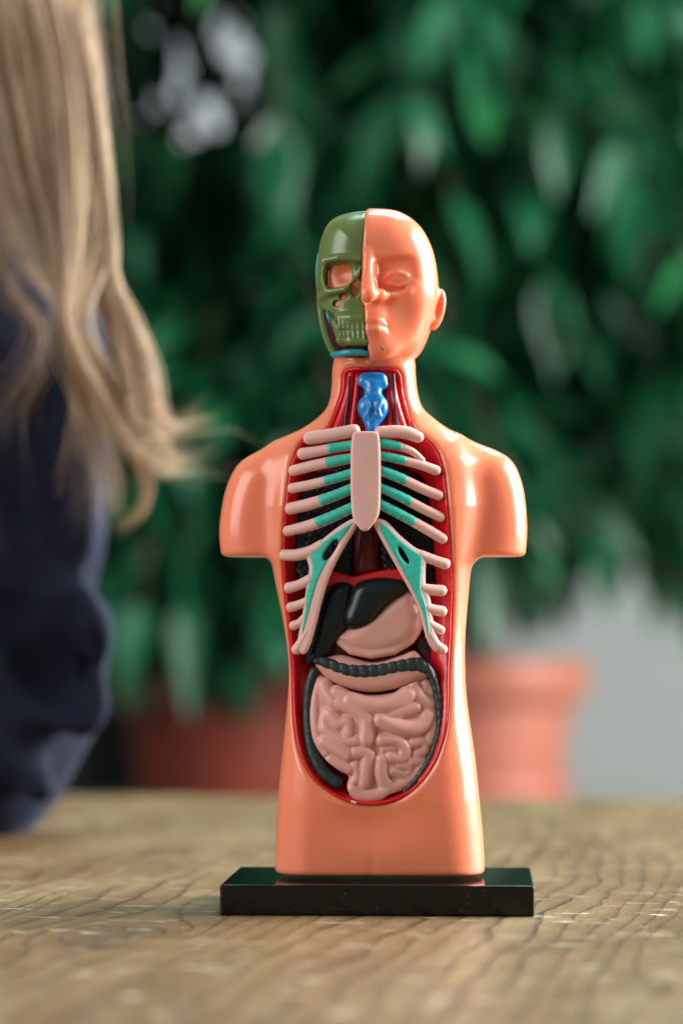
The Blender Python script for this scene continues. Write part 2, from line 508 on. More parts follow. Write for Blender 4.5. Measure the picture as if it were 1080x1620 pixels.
    scal = mn('MULTIPLY', mn('MAXIMUM', scm, scm2), ramp(nt, noise(nt, 55, 3, 0.6, tc), [(0.40, (0.15,) * 3), (0.58, (1.0,) * 3)]))
    mx3 = nt.nodes.new('ShaderNodeMixRGB')
    L.new(scal, mx3.inputs[0]); L.new(mx2.outputs[0], mx3.inputs[1]); mx3.inputs[2].default_value = (0.62, 0.55, 0.40, 1)
    L.new(mx3.outputs[0], b.inputs['Base Color'])
    L.new(ramp(nt, noise(nt, 70, 4, 0.6, tc), [(0.3, (0.34,) * 3), (0.7, (0.50,) * 3)]), b.inputs['Roughness'])
    b.inputs['Specular IOR Level'].default_value = 0.27
    bp = nt.nodes.new('ShaderNodeBump'); bp.inputs['Strength'].default_value = 0.4; bp.inputs['Distance'].default_value = 0.0004
    hgt = mn('SUBTRACT', mn('ADD', mn('MULTIPLY', noise(nt, 120, 3, 0.6, stretch), 0.8), mn('MULTIPLY', fibre, 0.12)), mn('ADD', mn('MULTIPLY', amt, 0.45), mn('MULTIPLY', scal, 0.25)))
    L.new(hgt, bp.inputs['Height']); L.new(bp.outputs[0], b.inputs['Normal'])
    return m

# ------------------------------------------------------------------ setting
TABLE_YAW = math.radians(-9)
kn = P(190, 1476, -0.0575)
ct_, st_ = math.cos(-TABLE_YAW), math.sin(-TABLE_YAW)
KX, KY = ct_ * kn[0] - st_ * kn[1], st_ * kn[0] + ct_ * kn[1]
M['wood'] = wood_mat()

def rounded_box(name, lo, hi, bev, mat, parent=None, seg=3):
    import bmesh
    bm = bmesh.new()
    bmesh.ops.create_cube(bm, size=1)
    for v in bm.verts:
        v.co = Vector([(lo[i] + hi[i]) / 2 + v.co[i] * (hi[i] - lo[i]) for i in range(3)])
    if bev:
        bmesh.ops.bevel(bm, geom=list(bm.edges), offset=bev, segments=seg, profile=0.5, affect='EDGES')
    me = bpy.data.meshes.new(name); bm.to_mesh(me); bm.free()
    me.materials.append(mat)
    for p in me.polygons: p.use_smooth = True
    o = bpy.data.objects.new(name, me); col.objects.link(o)
    if parent: o.parent = parent
    md = o.modifiers.new('wn', 'WEIGHTED_NORMAL'); md.keep_sharp = True
    return o

far = P(590, 1261, 0.0)  # direction only; the far edge lies where this ray meets the table plane
dr = ray(590, 1261); tt = -CAM[2] / dr[2]; fe = CAM + dr * tt
fey = st_ * fe[0] + ct_ * fe[1]
table = rounded_box('wooden_table', (-0.155, -0.50, -0.032), (0.75, fey, 0.0), 0.002, M['wood'])
table.rotation_euler = (0, 0, TABLE_YAW)
tag(table, 'worn pale pine tabletop with dark grain lines, a knot and scratches', 'table')

SHELF_Z = -0.0563
wall = mesh_obj('back_wall', [(-2.2, 2.45, -1.2), (2.2, 2.45, -1.2), (2.2, 2.45, 2.2), (-2.2, 2.45, 2.2)], [(0, 1, 2, 3)], M['wall'], smooth=False)
tag(wall, kind='structure')
shelf = rounded_box('plant_shelf', (-0.9, 1.15, SHELF_Z - 0.05), (1.2, 1.66, SHELF_Z), 0.004, M['shelf'])
tag(shelf, 'pale shelf behind the table carrying the potted trees', 'shelf')

def pane_mat():
    m, nt, b, L = new_mat('daylight_pane')
    tc = nt.nodes.new('ShaderNodeTexCoord').outputs['Object']
    b.inputs['Base Color'].default_value = (0.02, 0.02, 0.02, 1); b.inputs['Roughness'].default_value = 0.05
    L.new(ramp(nt, noise(nt, 4, 3, 0.6, tc), [(0.35, (0.42, 0.50, 0.52)), (0.65, (0.85, 0.92, 0.95))]), b.inputs['Emission Color'])
    b.inputs['Emission Strength'].default_value = 1.0
    return m
M['pane'] = pane_mat()
win = empty('window', (0, 2.45, 0))
tag(win, 'daylit window seen in bright spots through the leaves at the upper left', 'window')
wa, wb = P(150, 350, 2.44), P(650, -260, 2.44)
wx0, wx1, wz0, wz1 = wa[0], wb[0], wa[2], wb[2]
rounded_box('pane', (wx0, -0.012, wz0), (wx1, -0.006, wz1), 0, M['pane'], win)
fv = [((wx0 - .04, -.03, wz0 - .04), (wx0, -.001, wz1 + .04)), ((wx1, -.03, wz0 - .04), (wx1 + .04, -.001, wz1 + .04)), ((wx0 - .001, -.03, wz0 - .04), (wx1 + .001, -.002, wz0)), ((wx0 - .001, -.03, wz1), (wx1 + .001, -.002, wz1 + .04))]
bxs = []
for lo_, hi_ in fv:
    c8 = np.array([[(lo_, hi_)[(k >> i) & 1][i] for i in range(3)] for k in range(8)])
    bxs.append((c8, np.array([[0, 2, 3, 1], [4, 5, 7, 6], [0, 1, 5, 4], [2, 6, 7, 3], [0, 4, 6, 2], [1, 3, 7, 5]])))
v_, f_ = join(bxs)
mesh_obj('window_frame', v_, f_, M['shelf'], win, False)

# ------------------------------------------------------------------ plants
def make_leaves(p, d, L, W, droop, roll):
    n = len(p)
    up = np.array([0, 0, 1.0])
    d = d / np.linalg.norm(d, axis=1)[:, None]
    side = np.cross(d, up); side += 1e-4; side /= np.linalg.norm(side, axis=1)[:, None]
    nn = np.cross(side, d)
    c, s = np.cos(roll)[:, None], np.sin(roll)[:, None]
    side, nn = side * c + nn * s, nn * c - side * s
    S = np.array([0, .08, .25, .45, .65, .85, 1.0])
    Wf = np.array([.04, .30, .86, 1.0, .78, .34, .02])
    V = np.zeros((n, len(S), 3, 3))
    for i, sv in enumerate(S):
        mid = p + (L * sv)[:, None] * d - (L * droop * sv * sv)[:, None] * up
        for j, t in enumerate((-1, 0, 1)):
            V[:, i, j] = mid + side * (t * W * 0.5 * Wf[i])[:, None] + nn * (abs(t) * W * 0.16 * Wf[i])[:, None]
    k = len(S)
    q = []
    for i in range(k - 1):
        for j in range(2):
            a = i * 3 + j
            q.append((a, a + 1, a + 4, a + 3))
    q = np.array(q)
    Fq = (q[None] + (np.arange(n) * k * 3)[:, None, None]).reshape(-1, 4)
    return V.reshape(-1, 3), Fq, k * 3

def gap(px, py):
    g = np.zeros(np.shape(px), bool)
    for gx, gy, r in ((412, 265, 21), (467, 232, 17), (585, 312, 16), (612, 205, 15), (238, 45, 20), (212, 185, 17), (338, 62, 24), (378, 40, 18), (388, 92, 26), (372, 140, 26), (330, 165, 24), (290, 85, 20), (278, 140, 22), (268, 185, 20), (298, 222, 20), (255, 95, 14), (640, 130, 12), (350, 205, 17)):
        g |= (px - gx) ** 2 + (py - gy) ** 2 < (0.86 * r) ** 2
    return g

def ficus(name, label, base, height, rad, twigs, zlow, seed, per=38, leafL=(0.032, 0.056), low=0, lean=0.0):
    r = np.random.default_rng(seed)
    root = empty(name, base)
    tag(root, label, 'tree', 'potted ficus trees')
    parts = []
    tr = [np.array([0, 0, 0.0]), np.array([.01 + lean * .2, .005, height * .35]), np.array([-.008 + lean * .7, .01, height * .65]), np.array([0.004 + lean, 0, height * .95])]
    parts.append(tube(tr, [0.011, 0.009, 0.007, 0.004], 10, 6))
    pos, dirs = [], []
    trc = catmull(tr, 20)
    for i in range(twigs + low):
        s = trc[int(r.uniform(0.25, 0.99) * (len(trc) - 1))].copy()
        a = r.uniform(0, 2 * math.pi); R = rad * math.sqrt(r.uniform(0.08, 1.0))
        ez = r.uniform(zlow, height * 1.05)
        if i >= twigs: ez = r.uniform(-0.03, 0.10)
        sz = min(max(ez + r.uniform(0.05, 0.16), 0.06), height)
        s = trc[np.argmin(np.abs(trc[:, 2] - sz * 0.8))].copy()
        e = np.array([math.cos(a) * R, math.sin(a) * R * 0.75, ez])
        mid = (s + e) / 2 + np.array([0, 0, 0.10 + 0.25 * R * r.uniform(.4, 1)])
        path = catmull(np.array([s, mid, e]), 8)
        pd = path + np.array(base) - CAM
        pz = pd[:, 1] * math.cos(TILT) + pd[:, 2] * math.sin(TILT)
        if gap(540 + pd[:, 0] / pz * F_PX, 810 - (pd[:, 2] * math.cos(TILT) - pd[:, 1] * math.sin(TILT)) / pz * F_PX).any():
            continue
        parts.append(tube(path[::3] if len(path) > 6 else path, np.linspace(0.0022, 0.0006, len(path[::3])), 5, 2, False))
        L = len(path)
        for k in range(per):
            t = 0.30 + 0.70 * (k + r.uniform(0, 1)) / per
            f = t * (L - 1); i0 = min(int(f), L - 2); u = f - i0
            p = path[i0] * (1 - u) + path[i0 + 1] * u
            tg = path[i0 + 1] - path[i0]; tg /= np.linalg.norm(tg)
            dd = tg * 0.6 + r.normal(0, 0.62, 3) + np.array([0, 0, -0.45])
            pos.append(p); dirs.append(dd)
    pos = np.array(pos); dirs = np.array(dirs); n = len(pos)
    L = r.uniform(*leafL, n); W = L * r.uniform(0.40, 0.54, n)
    cpos = pos + np.array(base) + dirs / np.linalg.norm(dirs, axis=1)[:, None] * (L * 0.5)[:, None]
    rel = cpos - CAM
    ct, st = math.cos(TILT), math.sin(TILT)
    dep = rel[:, 1] * ct + rel[:, 2] * st; v = -rel[:, 1] * st + rel[:, 2] * ct
    px = 540 + rel[:, 0] / dep * F_PX; py = 810 - v / dep * F_PX
    keep = cpos[:, 2] > SHELF_Z + 0.02
    # the tree's bare patch, where the wall shows through
    hit = np.zeros(n, bool)
    for tq in (-.5, -.25, 0, .25, .5):
        cq = rel + dirs / np.linalg.norm(dirs, axis=1)[:, None] * (L * tq)[:, None] - np.array([0, 0, 1.0]) * (L * .25 * (tq + .5) ** 2)[:, None]
        dq = cq[:, 1] * ct + cq[:, 2] * st
        hit |= gap(540 + cq[:, 0] / dq * F_PX, 810 - (-cq[:, 1] * st + cq[:, 2] * ct) / dq * F_PX)
    keep &= ~(hit & (r.uniform(0, 1, n) < 0.95))
    keep &= ~((px < 560) & (py + L / dep * F_PX * 0.45 > np.interp(px, [100, 190, 240, 290, 340, 430, 520], [1060, 1100, 1150, 1080, 1140, 1165, 1120])))
    # foliage ends well above the shelf on the right
    keep &= ~((px > 640) & (py + L / dep * F_PX * 0.35 > np.interp(px, [640, 760, 860, 930, 1010, 1100], [1000, 1000, 985, 940, 960, 990])))
    keep &= cpos[:, 1] > 0.75
    pos, dirs, L, W = pos[keep], dirs[keep], L[keep], W[keep]; n = len(pos)
    V, Fq, k = make_leaves(pos, dirs, L, W, r.uniform(0.1, 0.5, n), r.normal(0, 0.7, n))
    v, f = join(parts)
    mesh_obj('trunk', v, f, M['bark'], root)
    o = mesh_obj('crown', V, Fq, M['leaf'], root)
    at = o.data.attributes.new('tint', 'FLOAT', 'POINT')
    at.data.foreach_set('value', np.repeat(np.clip(r.normal(0.42, 0.22, n), 0, 1), k).astype(np.float32))
    return root

def pot(name, label, cx, cy, R, Hh, mat, saucer=True):
    root = empty(name, (cx, cy, SHELF_Z))
    tag(root, label, 'plant pot')
    z0 = 0.008 if saucer else 0.0
    v, f = lathe([(0.001, z0), (R * .70, z0), (R * .74, z0 + .004), (R * .77, z0 + Hh * .22), (R * .86, Hh * .72), (R * .86, Hh * .9), (R * .80, Hh * .9), (R * .78, Hh * .75), (0.001, Hh * .75)])
    mesh_obj('pot_body', v, f, mat, root)
    v, f = lathe([(R * .865, Hh * .72), (R * .97, Hh * .73), (R, Hh * .75), (R, Hh * .97), (R * .985, Hh), (R * .91, Hh), (R * .885, Hh * .96), (R * .865, Hh * .9)])
    mesh_obj('rim', v, f, mat, root)
    v, f = lathe([(0.001, Hh * .80), (R * .4, Hh * .81), (R * .87, Hh * .79)])
    mesh_obj('soil', v, f, M['soil'], root)
    if saucer:
        v, f = lathe([(0.001, 0.0), (R * .74, 0.0), (R * .80, .004), (R * .83, .020), (R * .80, .021), (R * .765, .010), (0.001, .0075)])
        mesh_obj('saucer', v, f, mat, root)
    return root

yR, yL, yM = 1.42, 1.40, 1.60
sR = (yR + .5825) / F_PX; sL = (yL + .5825) / F_PX
# right pot: rim right edge at px 928
Rr = 0.070
cR = (928 - 540) * sR - Rr
pot('flower_pot', 'terracotta pot with a broad rim and saucer, lit pink, in front of the bare wall', cR, yR, Rr, 0.094, M['terracotta'])
RlL = 0.074
cL = (182 - 540) * sL + RlL * 0.98
pot('flower_pot', 'terracotta pot with shade put into its dark red colour, beside the child, leaves hanging over its top', cL, yL, RlL, 0.088, M['shaded_pot'], False)
pot('flower_pot', 'small dark grey pot added to fill the dark gap between the child and the red pot', (112 - 540) * (1.52 + .5825) / F_PX, 1.56, 0.060, 0.10, M['added_dark_pot'], False)  # added pot, keeps the gap dark where pale shelf and wall would show

ficus('ficus_tree', 'ficus tree with drooping leaves growing from the shaded red pot by the child', (cL, yL, SHELF_Z + .07), 0.80, 0.32, 250, -0.02, 3, low=70, lean=0.085)
ficus('ficus_tree', 'ficus tree with glossy drooping leaves growing from the lit pot on the right', (cR, yR, SHELF_Z + .07), 0.80, 0.35, 250, 0.09, 5)
ficus('ficus_tree', 'dark ficus tree farthest back, standing between the two other trees', (0.03, yM + 0.28, SHELF_Z - 0.1), 1.0, 0.45, 240, 0.16, 9)

# ------------------------------------------------------------------ child
def person():
    root = empty('person', (0, 0, 0))
    tag(root, 'child with long blond hair in a navy sweatshirt leaning an elbow on the table', 'person')
    D = 0.2175
    def pw(px, py, y=D):
        return P(px, py, y) * 1000
    outline = [(60, 240), (120, 330), (150, 430), (165, 560), (172, 680), (170, 780), (163, 880), (148, 935), (150, 958), (170, 985), (174, 1010), (168, 1060), (160, 1120), (140, 1180), (105, 1240), (62, 1290), (15, 1316), (-60, 1318), (-140, 1285), (-200, 1200), (-230, 1080), (-250, 900), (-260, 700), (-240, 480), (-180, 320), (-60, 230)]
    a = np.array(outline, float); w = P(a[:, 0], a[:, 1], D) * 1000
    pl = Poly(w[:, [0, 2]], 1.0, 20)
    ey = D * 1000
    elbow = pw(-90, 1200); elbow[1] = ey + 12
    hand = np.array([-175, 365, 30.0])
    def px_of(x, z, y=ey):
        return
    fr = 36.0
    def pt(px, py, off=0):
        q = pw(px, py, D - 0.03); q[1] = ey - 32 + off; return q
    cuts = [([pt(-60, 970), pt(30, 978), pt(112, 970)], [9, 9, 4], 6), ([pt(30, 1012), pt(70, 1062), pt(122, 1112)], [8, 12, 5], 6),
            ([pt(70, 1040), pt(100, 1058), pt(118, 1085)], [7, 9, 5], 7), ([pt(60, 660), pt(95, 770), pt(100, 870)], 4.5, 7),
            ([pt(-40, 600), pt(15, 740), pt(35, 890)], 5, 8), ([pt(-60, 1180), pt(20, 1222), pt(70, 1195)], 5, 8),
            ([pt(-40, 900), pt(40, 925), pt(100, 905)], 3.5, 6), ([pt(-20, 1100), pt(20, 1160), pt(60, 1180)], 5, 7)]
    adds = [([pt(-60, 945), pt(60, 949), pt(120, 950)], [6, 7, 4], 6), ([pt(-20, 985), pt(20, 1045), pt(75, 1115), pt(128, 1135)], [6, 7.5, 7, 4], 6),
            ([pt(40, 1000), pt(90, 1000), pt(135, 985)], [5, 6, 4], 7), ([pt(140, 1000), pt(142, 1050), pt(132, 1105)], 5.5, 9),
            ([pt(110, 560), pt(122, 700), pt(116, 850)], 6, 12), ([pt(20, 620), pt(58, 760), pt(66, 880)], 6, 10), ([pt(-50, 1130), pt(0, 1190), pt(60, 1240)], 5, 8)]
    def f(x, y, z):
        d = rext(pl(x, z), y - ey, 38, 33)
        fore = capsule(x, y, z, elbow, [-170, 345, 32], 28, 26)
        d = smin(d, fore, 8)
        torso = capsule(x, y, z, [-300, 300, -160], [-270, 300, 190], 92, 82)
        should = capsule(x, y, z, [-215, 290, 215], [-150, 250, 190], 42, 45)
        d = smin(d, smin(torso, should, 40), 30)
        d = smin(d, capsule(x, y, z, [-290, 330, 190], [-330, 380, 190], 50), 30)
        m = (np.abs(y - ey) < 70) & (z > -20) & (z < 170)
        if m.any():
            xs, ys, zs, dd = x[m], y[m], z[m], d[m]
            for pts, r, k in adds:
                dd = smin(dd, chain(xs, ys, zs, pts, r), k)
            for pts, r, k in cuts:
                dd = smax(dd, -chain(xs, ys, zs, [p + np.array([0, -6, 0]) for p in pts], r), k)
            dd = dd + 0.5 * np.sin(xs * 0.11 + zs * 0.16) * np.sin(ys * 0.13 - zs * 0.09)
            d = d.copy(); d[m] = dd
        neckhole = capsule(x, y, z, [-225, 290, 262], [-215, 285, 330], 36)
        d = smax(d, -neckhole, 6)
        d = smax(d, -(z + 160), 4)
        return d
    sdf_obj('sweatshirt', f, (-430, 150, -180), (-30, 430, 280), 2.4, M['cloth'], root, 2.0)
    hc = np.array([-185, 270, 375.0])
    def fb(x, y, z):
        d = ellip(x, y, z, hc, (78, 72, 92))
        d = smin(d, ellip(x, y, z, hc + [-32, 0, -38], (50, 52, 55)), 25)
        d = smin(d, capsule(x, y, z, hc + [-82, 0, -8], hc + [-95, 0, -26], 5, 9), 10)
        d = smin(d, chain(x, y, z, [hc + [-76, -14, -52], hc + [-82, 0, -51], hc + [-76, 14, -52]], 5), 6)
        for s in (-1, 1):
            d = smax(d, -ellip(x, y, z, hc + [-78, 28 * s, 2], (14, 16, 11)), 8)
            d = smin(d, ellip(x, y, z, hc + [-64, 27 * s, 2], (13, 14, 12)), 3)
            d = smin(d, ellip(x, y, z, hc + [8, 72 * s, -8], (14, 8, 26)), 6)
        d = smin(d, capsule(x, y, z, hc + [15, 5, -60], [-225, 290, 225], 33, 38), 15)
        d = smin(d, capsule(x, y, z, [-140, 325, 33], [-172, 368, 28], 18, 20), 10)
        for i, (dx, dy, ln) in enumerate(((-38, 52, 1), (-28, 62, 1.1), (-16, 66, 1.12), (-4, 62, 1.0))):
            a0 = np.array([-178 + i * 8, 372 + i * 2, 29.0]); b0 = a0 + np.array([dx * .5, dy * .55, -3]) * ln; c0 = b0 + np.array([dx * .35, dy * .3, -9]) * ln
            d = smin(d, chain(x, y, z, [a0, b0, c0], [8, 7, 6]), 3)
        d = smin(d, chain(x, y, z, [[-150, 360, 30], [-128, 385, 26], [-124, 408, 19]], [9, 8, 6.5]), 5)
        return d
    sdf_obj('body', fb, (-320, 170, 5), (-70, 480, 480), 2.6, M['skin'], root, 1.6)
    # ---- hair: locks of single strands
    r = np.random.default_rng(21)
    locks = []   # (path of (px, py, y), start width px, widths, strands, curl, tint)
    Y0 = 0.168
    def lk(pts, w, n, tint, wav=4, fan=None):
        locks.append((np.array(pts, float), w, n, tint, wav))
    lk([(40, -330, .22), (65, -120, .19), (88, 0, Y0), (114, 150, Y0), (138, 300, Y0), (146, 400, Y0), (120, 480, Y0 - .004), (118, 540, Y0 - .004), (160, 630, Y0), (205, 705, Y0), (250, 735, Y0 + .005), (300, 705, Y0 + .01)], [60, 52, 46, 40, 30, 24, 22, 24, 30, 24, 18, 26], 250, 0.76)
    lk([(40, -330, .22), (60, -120, .19), (85, 0, Y0), (110, 150, Y0), (118, 300, Y0 - .002), (112, 420, Y0 - .004), (104, 500, Y0 - .006), (125, 570, Y0 - .004), (170, 650, Y0), (212, 720, Y0), (232, 760, Y0 + .004), (222, 808, Y0 + .006), (185, 840, Y0 + .006)], [55, 50, 46, 36, 26, 20, 16, 16, 16, 12, 10, 9, 12], 240, 0.58)
    lk([(0, -330, .22), (20, -120, .19), (40, 0, Y0), (60, 120, Y0), (80, 250, Y0), (98, 380, Y0 - .003), (104, 480, Y0 - .005), (112, 560, Y0 - .003), (135, 650, Y0), (160, 740, Y0), (166, 830, Y0)], [60, 60, 55, 48, 34, 22, 16, 16, 24, 34, 40], 170, 0.45)
    lk([(60, -330, .23), (84, -120, .2), (106, 0, Y0), (132, 130, Y0), (154, 260, Y0), (168, 370, Y0), (172, 440, Y0), (196, 500, Y0), (228, 580, Y0), (240, 660, Y0), (270, 690, Y0 + .004), (330, 668, Y0 + .008)], [40, 34, 28, 26, 22, 18, 18, 22, 20, 20, 18, 26], 110, 0.70)
    lk([(40, -330, .23), (66, -120, .2), (92, 0, Y0), (122, 160, Y0), (146, 330, Y0), (160, 430, Y0), (185, 520, Y0), (205, 610, Y0), (215, 680, Y0), (260, 725, Y0 + .004), (318, 712, Y0 + .006)], [60, 50, 40, 40, 36, 32, 34, 44, 44, 30, 36], 90, 0.66)
    lk([(-60, -330, .22), (-40, -120, .19), (-10, 0, Y0), (20, 140, Y0), (45, 280, Y0), (75, 400, Y0), (98, 480, Y0 - .003), (104, 540, Y0)], [70, 70, 66, 60, 44, 24, 14, 12], 190, 0.55)
    lk([(-90, -330, .22), (-70, -120, .19), (-50, 0, Y0), (-25, 160, Y0), (5, 300, Y0), (40, 400, Y0), (80, 460, Y0), (100, 500, Y0)], [60, 60, 60, 60, 50, 36, 20, 14], 110, 0.62)
    lk([(-60, 240, Y0), (-10, 380, Y0), (30, 470, Y0), (70, 520, Y0), (60, 590, Y0), (20, 660, Y0), (10, 760, Y0)], [60, 50, 50, 50, 60, 70, 80], 34, 0.4)
    lk([(-40, -330, .22), (-20, -120, .19), (10, 0, Y0 + .004), (60, 170, Y0 + .004), (100, 330, Y0 + .003), (112, 430, Y0)], [120, 120, 110, 80, 50, 24], 330, 0.25)
    lk([(110, -330, .24), (128, -120, .21), (150, 0, .19), (170, 150, .19), (182, 280, .19), (180, 400, .18)], [50, 50, 50, 44, 34, 24], 14, 0.5)
    lk([(104, 500, Y0), (140, 590, Y0), (150, 700, Y0), (150, 800, Y0)], [20, 50, 70, 70], 36, 0.5)
    lk([(120, 520, Y0), (165, 600, Y0), (215, 690, Y0 + .003), (255, 690, Y0 + .006), (300, 640, Y0 + .01)], [16, 26, 30, 40, 60], 46, 0.7)
    lk([(150, 470, Y0), (205, 560, Y0), (232, 630, Y0 + .003), (268, 668, Y0 + .006), (318, 650, Y0 + .01), (338, 630, Y0 + .012)], [20, 30, 34, 36, 46, 60], 34, 0.75)
    lk([(140, 560, Y0), (190, 660, Y0), (226, 722, Y0 + .004), (275, 742, Y0 + .008), (330, 715, Y0 + .012)], [20, 26, 26, 30, 50], 44, 0.8)
    # the hair over the crown of the head, above the picture
    parts_v, parts_f, tints, off = [], [], [], 0
    seg = 3
    ang = np.linspace(0, 2 * math.pi, seg, endpoint=False)
    def strand(world, rad, tint):
        nonlocal off
        m = len(world)
        t = np.gradient(world, axis=0); t /= np.linalg.norm(t, axis=1)[:, None] + 1e-9
        nrm = np.cross(t, [0.2, 1, 0.1]); nrm /= np.linalg.norm(nrm, axis=1)[:, None] + 1e-9
        b = np.cross(t, nrm)
        rr = rad * np.clip(np.minimum(1.0, (m - 1 - np.arange(m)) / 12 + 0.12), 0, 1)
        v = world[:, None] + rr[:, None, None] * (np.cos(ang)[None, :, None] * nrm[:, None] + np.sin(ang)[None, :, None] * b[:, None])
        i, j = np.meshgrid(np.arange(m - 1), np.arange(seg), indexing='ij'); j2 = (j + 1) % seg
        parts_f.append(np.stack([i * seg + j, i * seg + j2, (i + 1) * seg + j2, (i + 1) * seg + j], -1).reshape(-1, 4) + off)
        parts_v.append(v.reshape(-1, 3)); off += m * seg
        tints.append(np.full(m * seg, tint))
    for pts, w, n, tint, wav in locks:
        c = catmull(pts, 5); wd = catmull(np.array(w, float)[:, None], 5)[:, 0] * 0.72
        m = len(c); s = np.linspace(0, 1, m)
        nsub = max(4, n // 14)
        subc = r.normal(0, 0.38, (nsub, 2)); subt = r.normal(0, 0.16, nsub)
        for k in range(n):
            g = r.integers(nsub)
            ox, oy = subc[g] * .65 + r.normal(0, 0.36, 2) * (2.0 if r.uniform() < 0.10 else 1.0)
            ph = r.uniform(0, 6.28); fq = r.uniform(1, 3)
            wave = np.sin(s * fq * 6.28 + ph) * 0.10
            end = m - int(min(0.55, abs(r.normal(0, 0.26))) * m)
            q = c[:end].copy()
            spread = 1 + 0.9 * s[:end] ** 3
            q[:, 0] += wd[:end] * (ox * spread + wave[:end]); q[:, 1] += wd[:end] * (0.15 + 0.6 * s[:end] ** 2) * oy * spread
            yy = q[:, 2] + (wd[:end] * oy * 0.5) * 0.000164
            world = P(q[:, 0], q[:, 1], yy)
            strand(world, r.uniform(0.00008, 0.00014), np.clip(tint + subt[g] + r.normal(0, 0.1), 0, 1))
    for k in range(900):
        a = r.uniform(-1.9, 1.9); top = hc + np.array([r.normal(10, 8), r.normal(0, 8), 93])
        dirv = np.array([math.cos(a), math.sin(a)])
        mid = hc + np.array([dirv[0] * 84 + 4, dirv[1] * 78, 15])
        low = hc + np.array([dirv[0] * 88 + 6, dirv[1] * 80, -90 - r.uniform(0, 40)])
        sh = hc + np.array([dirv[0] * 70 + 40, dirv[1] * 60, 70])
        world = catmull(np.array([top, sh, mid, low]), 6) * 0.001
        strand(world, 0.0006, np.clip(r.normal(0.45, 0.15), 0, 1))
    o = mesh_obj('hair', np.concatenate(parts_v), np.concatenate(parts_f), M['hair'], root)
    at = o.data.attributes.new('tint', 'FLOAT', 'POINT')
    at.data.foreach_set('value', np.concatenate(tints).astype(np.float32))
person()

# ------------------------------------------------------------------ the torso model
toy = empty('torso_model', ROOT, YAW)
tag(toy, 'small plastic anatomical torso with open chest, half skull face and black base', 'anatomy model')

rounded_box('base', (-0.0285, -0.0225, 0.0), (0.0285, 0.0225, 0.0056), 0.00045, M['black'], toy, 3)

# ---- body shell
TP = [(548, 545), (532, 562), (526, 585), (525, 610), (520, 640), (505, 660), (480, 678), (450, 693), (430, 712), (427, 760), (429, 830), (431, 883), (437, 920), (450, 985), (457, 1040), (458, 1085), (455, 1130), (450, 1180), (443, 1250), (439, 1310), (437, 1380), (437, 1450), (450, 1490), (600, 1492), (752, 1490), (766, 1450), (766, 1380), (763, 1320), (758, 1270), (752, 1210), (745, 1160), (738, 1110), (735, 1065), (735, 1010), (739, 955), (744, 905), (750, 880), (757, 830), (761, 780), (757, 730), (735, 693), (710, 680), (685, 662), (668, 645), (660, 620), (657, 592), (655, 570), (640, 545), (600, 540)]
AL = [(470, 715), (440, 704), (400, 719), (374, 740), (358, 775), (350, 815), (348, 850), (352, 885), (360, 930), (400, 945), (470, 945), (490, 900), (490, 740)]
AR = [(712, 712), (750, 703), (790, 716), (812, 734), (825, 765), (831, 800), (833, 840), (830, 880), (822, 930), (790, 945), (720, 945), (700, 900), (695, 730)]
HP = [(577, 337), (545, 342), (520, 356), (506, 388), (501, 430), (500, 480), (505, 520), (513, 547), (524, 567), (545, 581), (580, 586), (615, 581), (645, 570), (662, 556), (671, 540), (678, 522), (686, 498), (692, 470), (692, 440), (686, 405), (673, 375), (655, 354), (630, 340), (600, 336)]
CAV = [(545, 584), (585, 581), (628, 584), (636, 620), (644, 650), (655, 680), (672, 692), (690, 712), (701, 745), (708, 800), (712, 860), (714, 930), (712, 1000), (709, 1060), (708, 1120), (702, 1165), (685, 1210), (655, 1247), (620, 1266), (580, 1271), (545, 1264), (512, 1245), (488, 1218), (472, 1180), (464, 1130), (461, 1080), (459, 1030), (453, 970), (448, 910), (448, 850), (453, 790), (463, 730), (480, 694), (505, 683), (521, 672), (532, 640), (540, 615)]
pT = Poly(tpoly(TP, 0)); pAL = Poly(tpoly(AL, 0)); pAR = Poly(tpoly(AR, 0)); pH = Poly(tpoly(HP, 0)); pC = Poly(tpoly(CAV, -9.5), 0.15)
RT = 6.8
def Hz(z): return np.interp(z, [6, 20, 35, 55, 75, 84, 91, 97, 104], [11.6, 12.3, 12.3, 11.6, 12.4, 11.2, 9.0, 7.8, 7.8])
XB = 0.9
def bend(x): return 0.004 * (x - XB) ** 2
def tfront(x, z):
    q = np.clip(pT(x, z) + RT, 0, RT)
    return -(Hz(z) - RT + np.sqrt(np.maximum(RT * RT - q * q, 0))) + bend(x)
def floor_y(z): return np.interp(z, [85, 92], [-2.5, -5.3])
Z_ARM = T(400, 880, 0)[1]
Z_BOT = 6.3
g0 = T3(588, 1305, -12); g1 = T3(588, 1400, -12.3)
def torso_f(x, y, z):
    t = rext(pT(x, z), y - np.where(y < 0, bend(x), -bend(x)), Hz(z), RT)
    # groove between the thighs
    t = smax(t, -capsule(x, y, z, g0 + [0, -1.2, 0], g1 + [0, -.5, 0], 0.4, 0.9), 1.4)
    t = smax(t, -ellip(x, y, z, T3(594, 1300, -15.6), (8.5, 4.2, 5.0)), 3.0)
    t = smax(t, Z_BOT - z, 1.0)
    a = np.minimum(rext(pAL(x, z), y - 1.3, 8.3, 6.0), rext(pAR(x, z), y - 1.3, 8.3, 6.0))
    a = smax(a, Z_ARM - z, 0.9)
    return smin(t, a, 2.6)

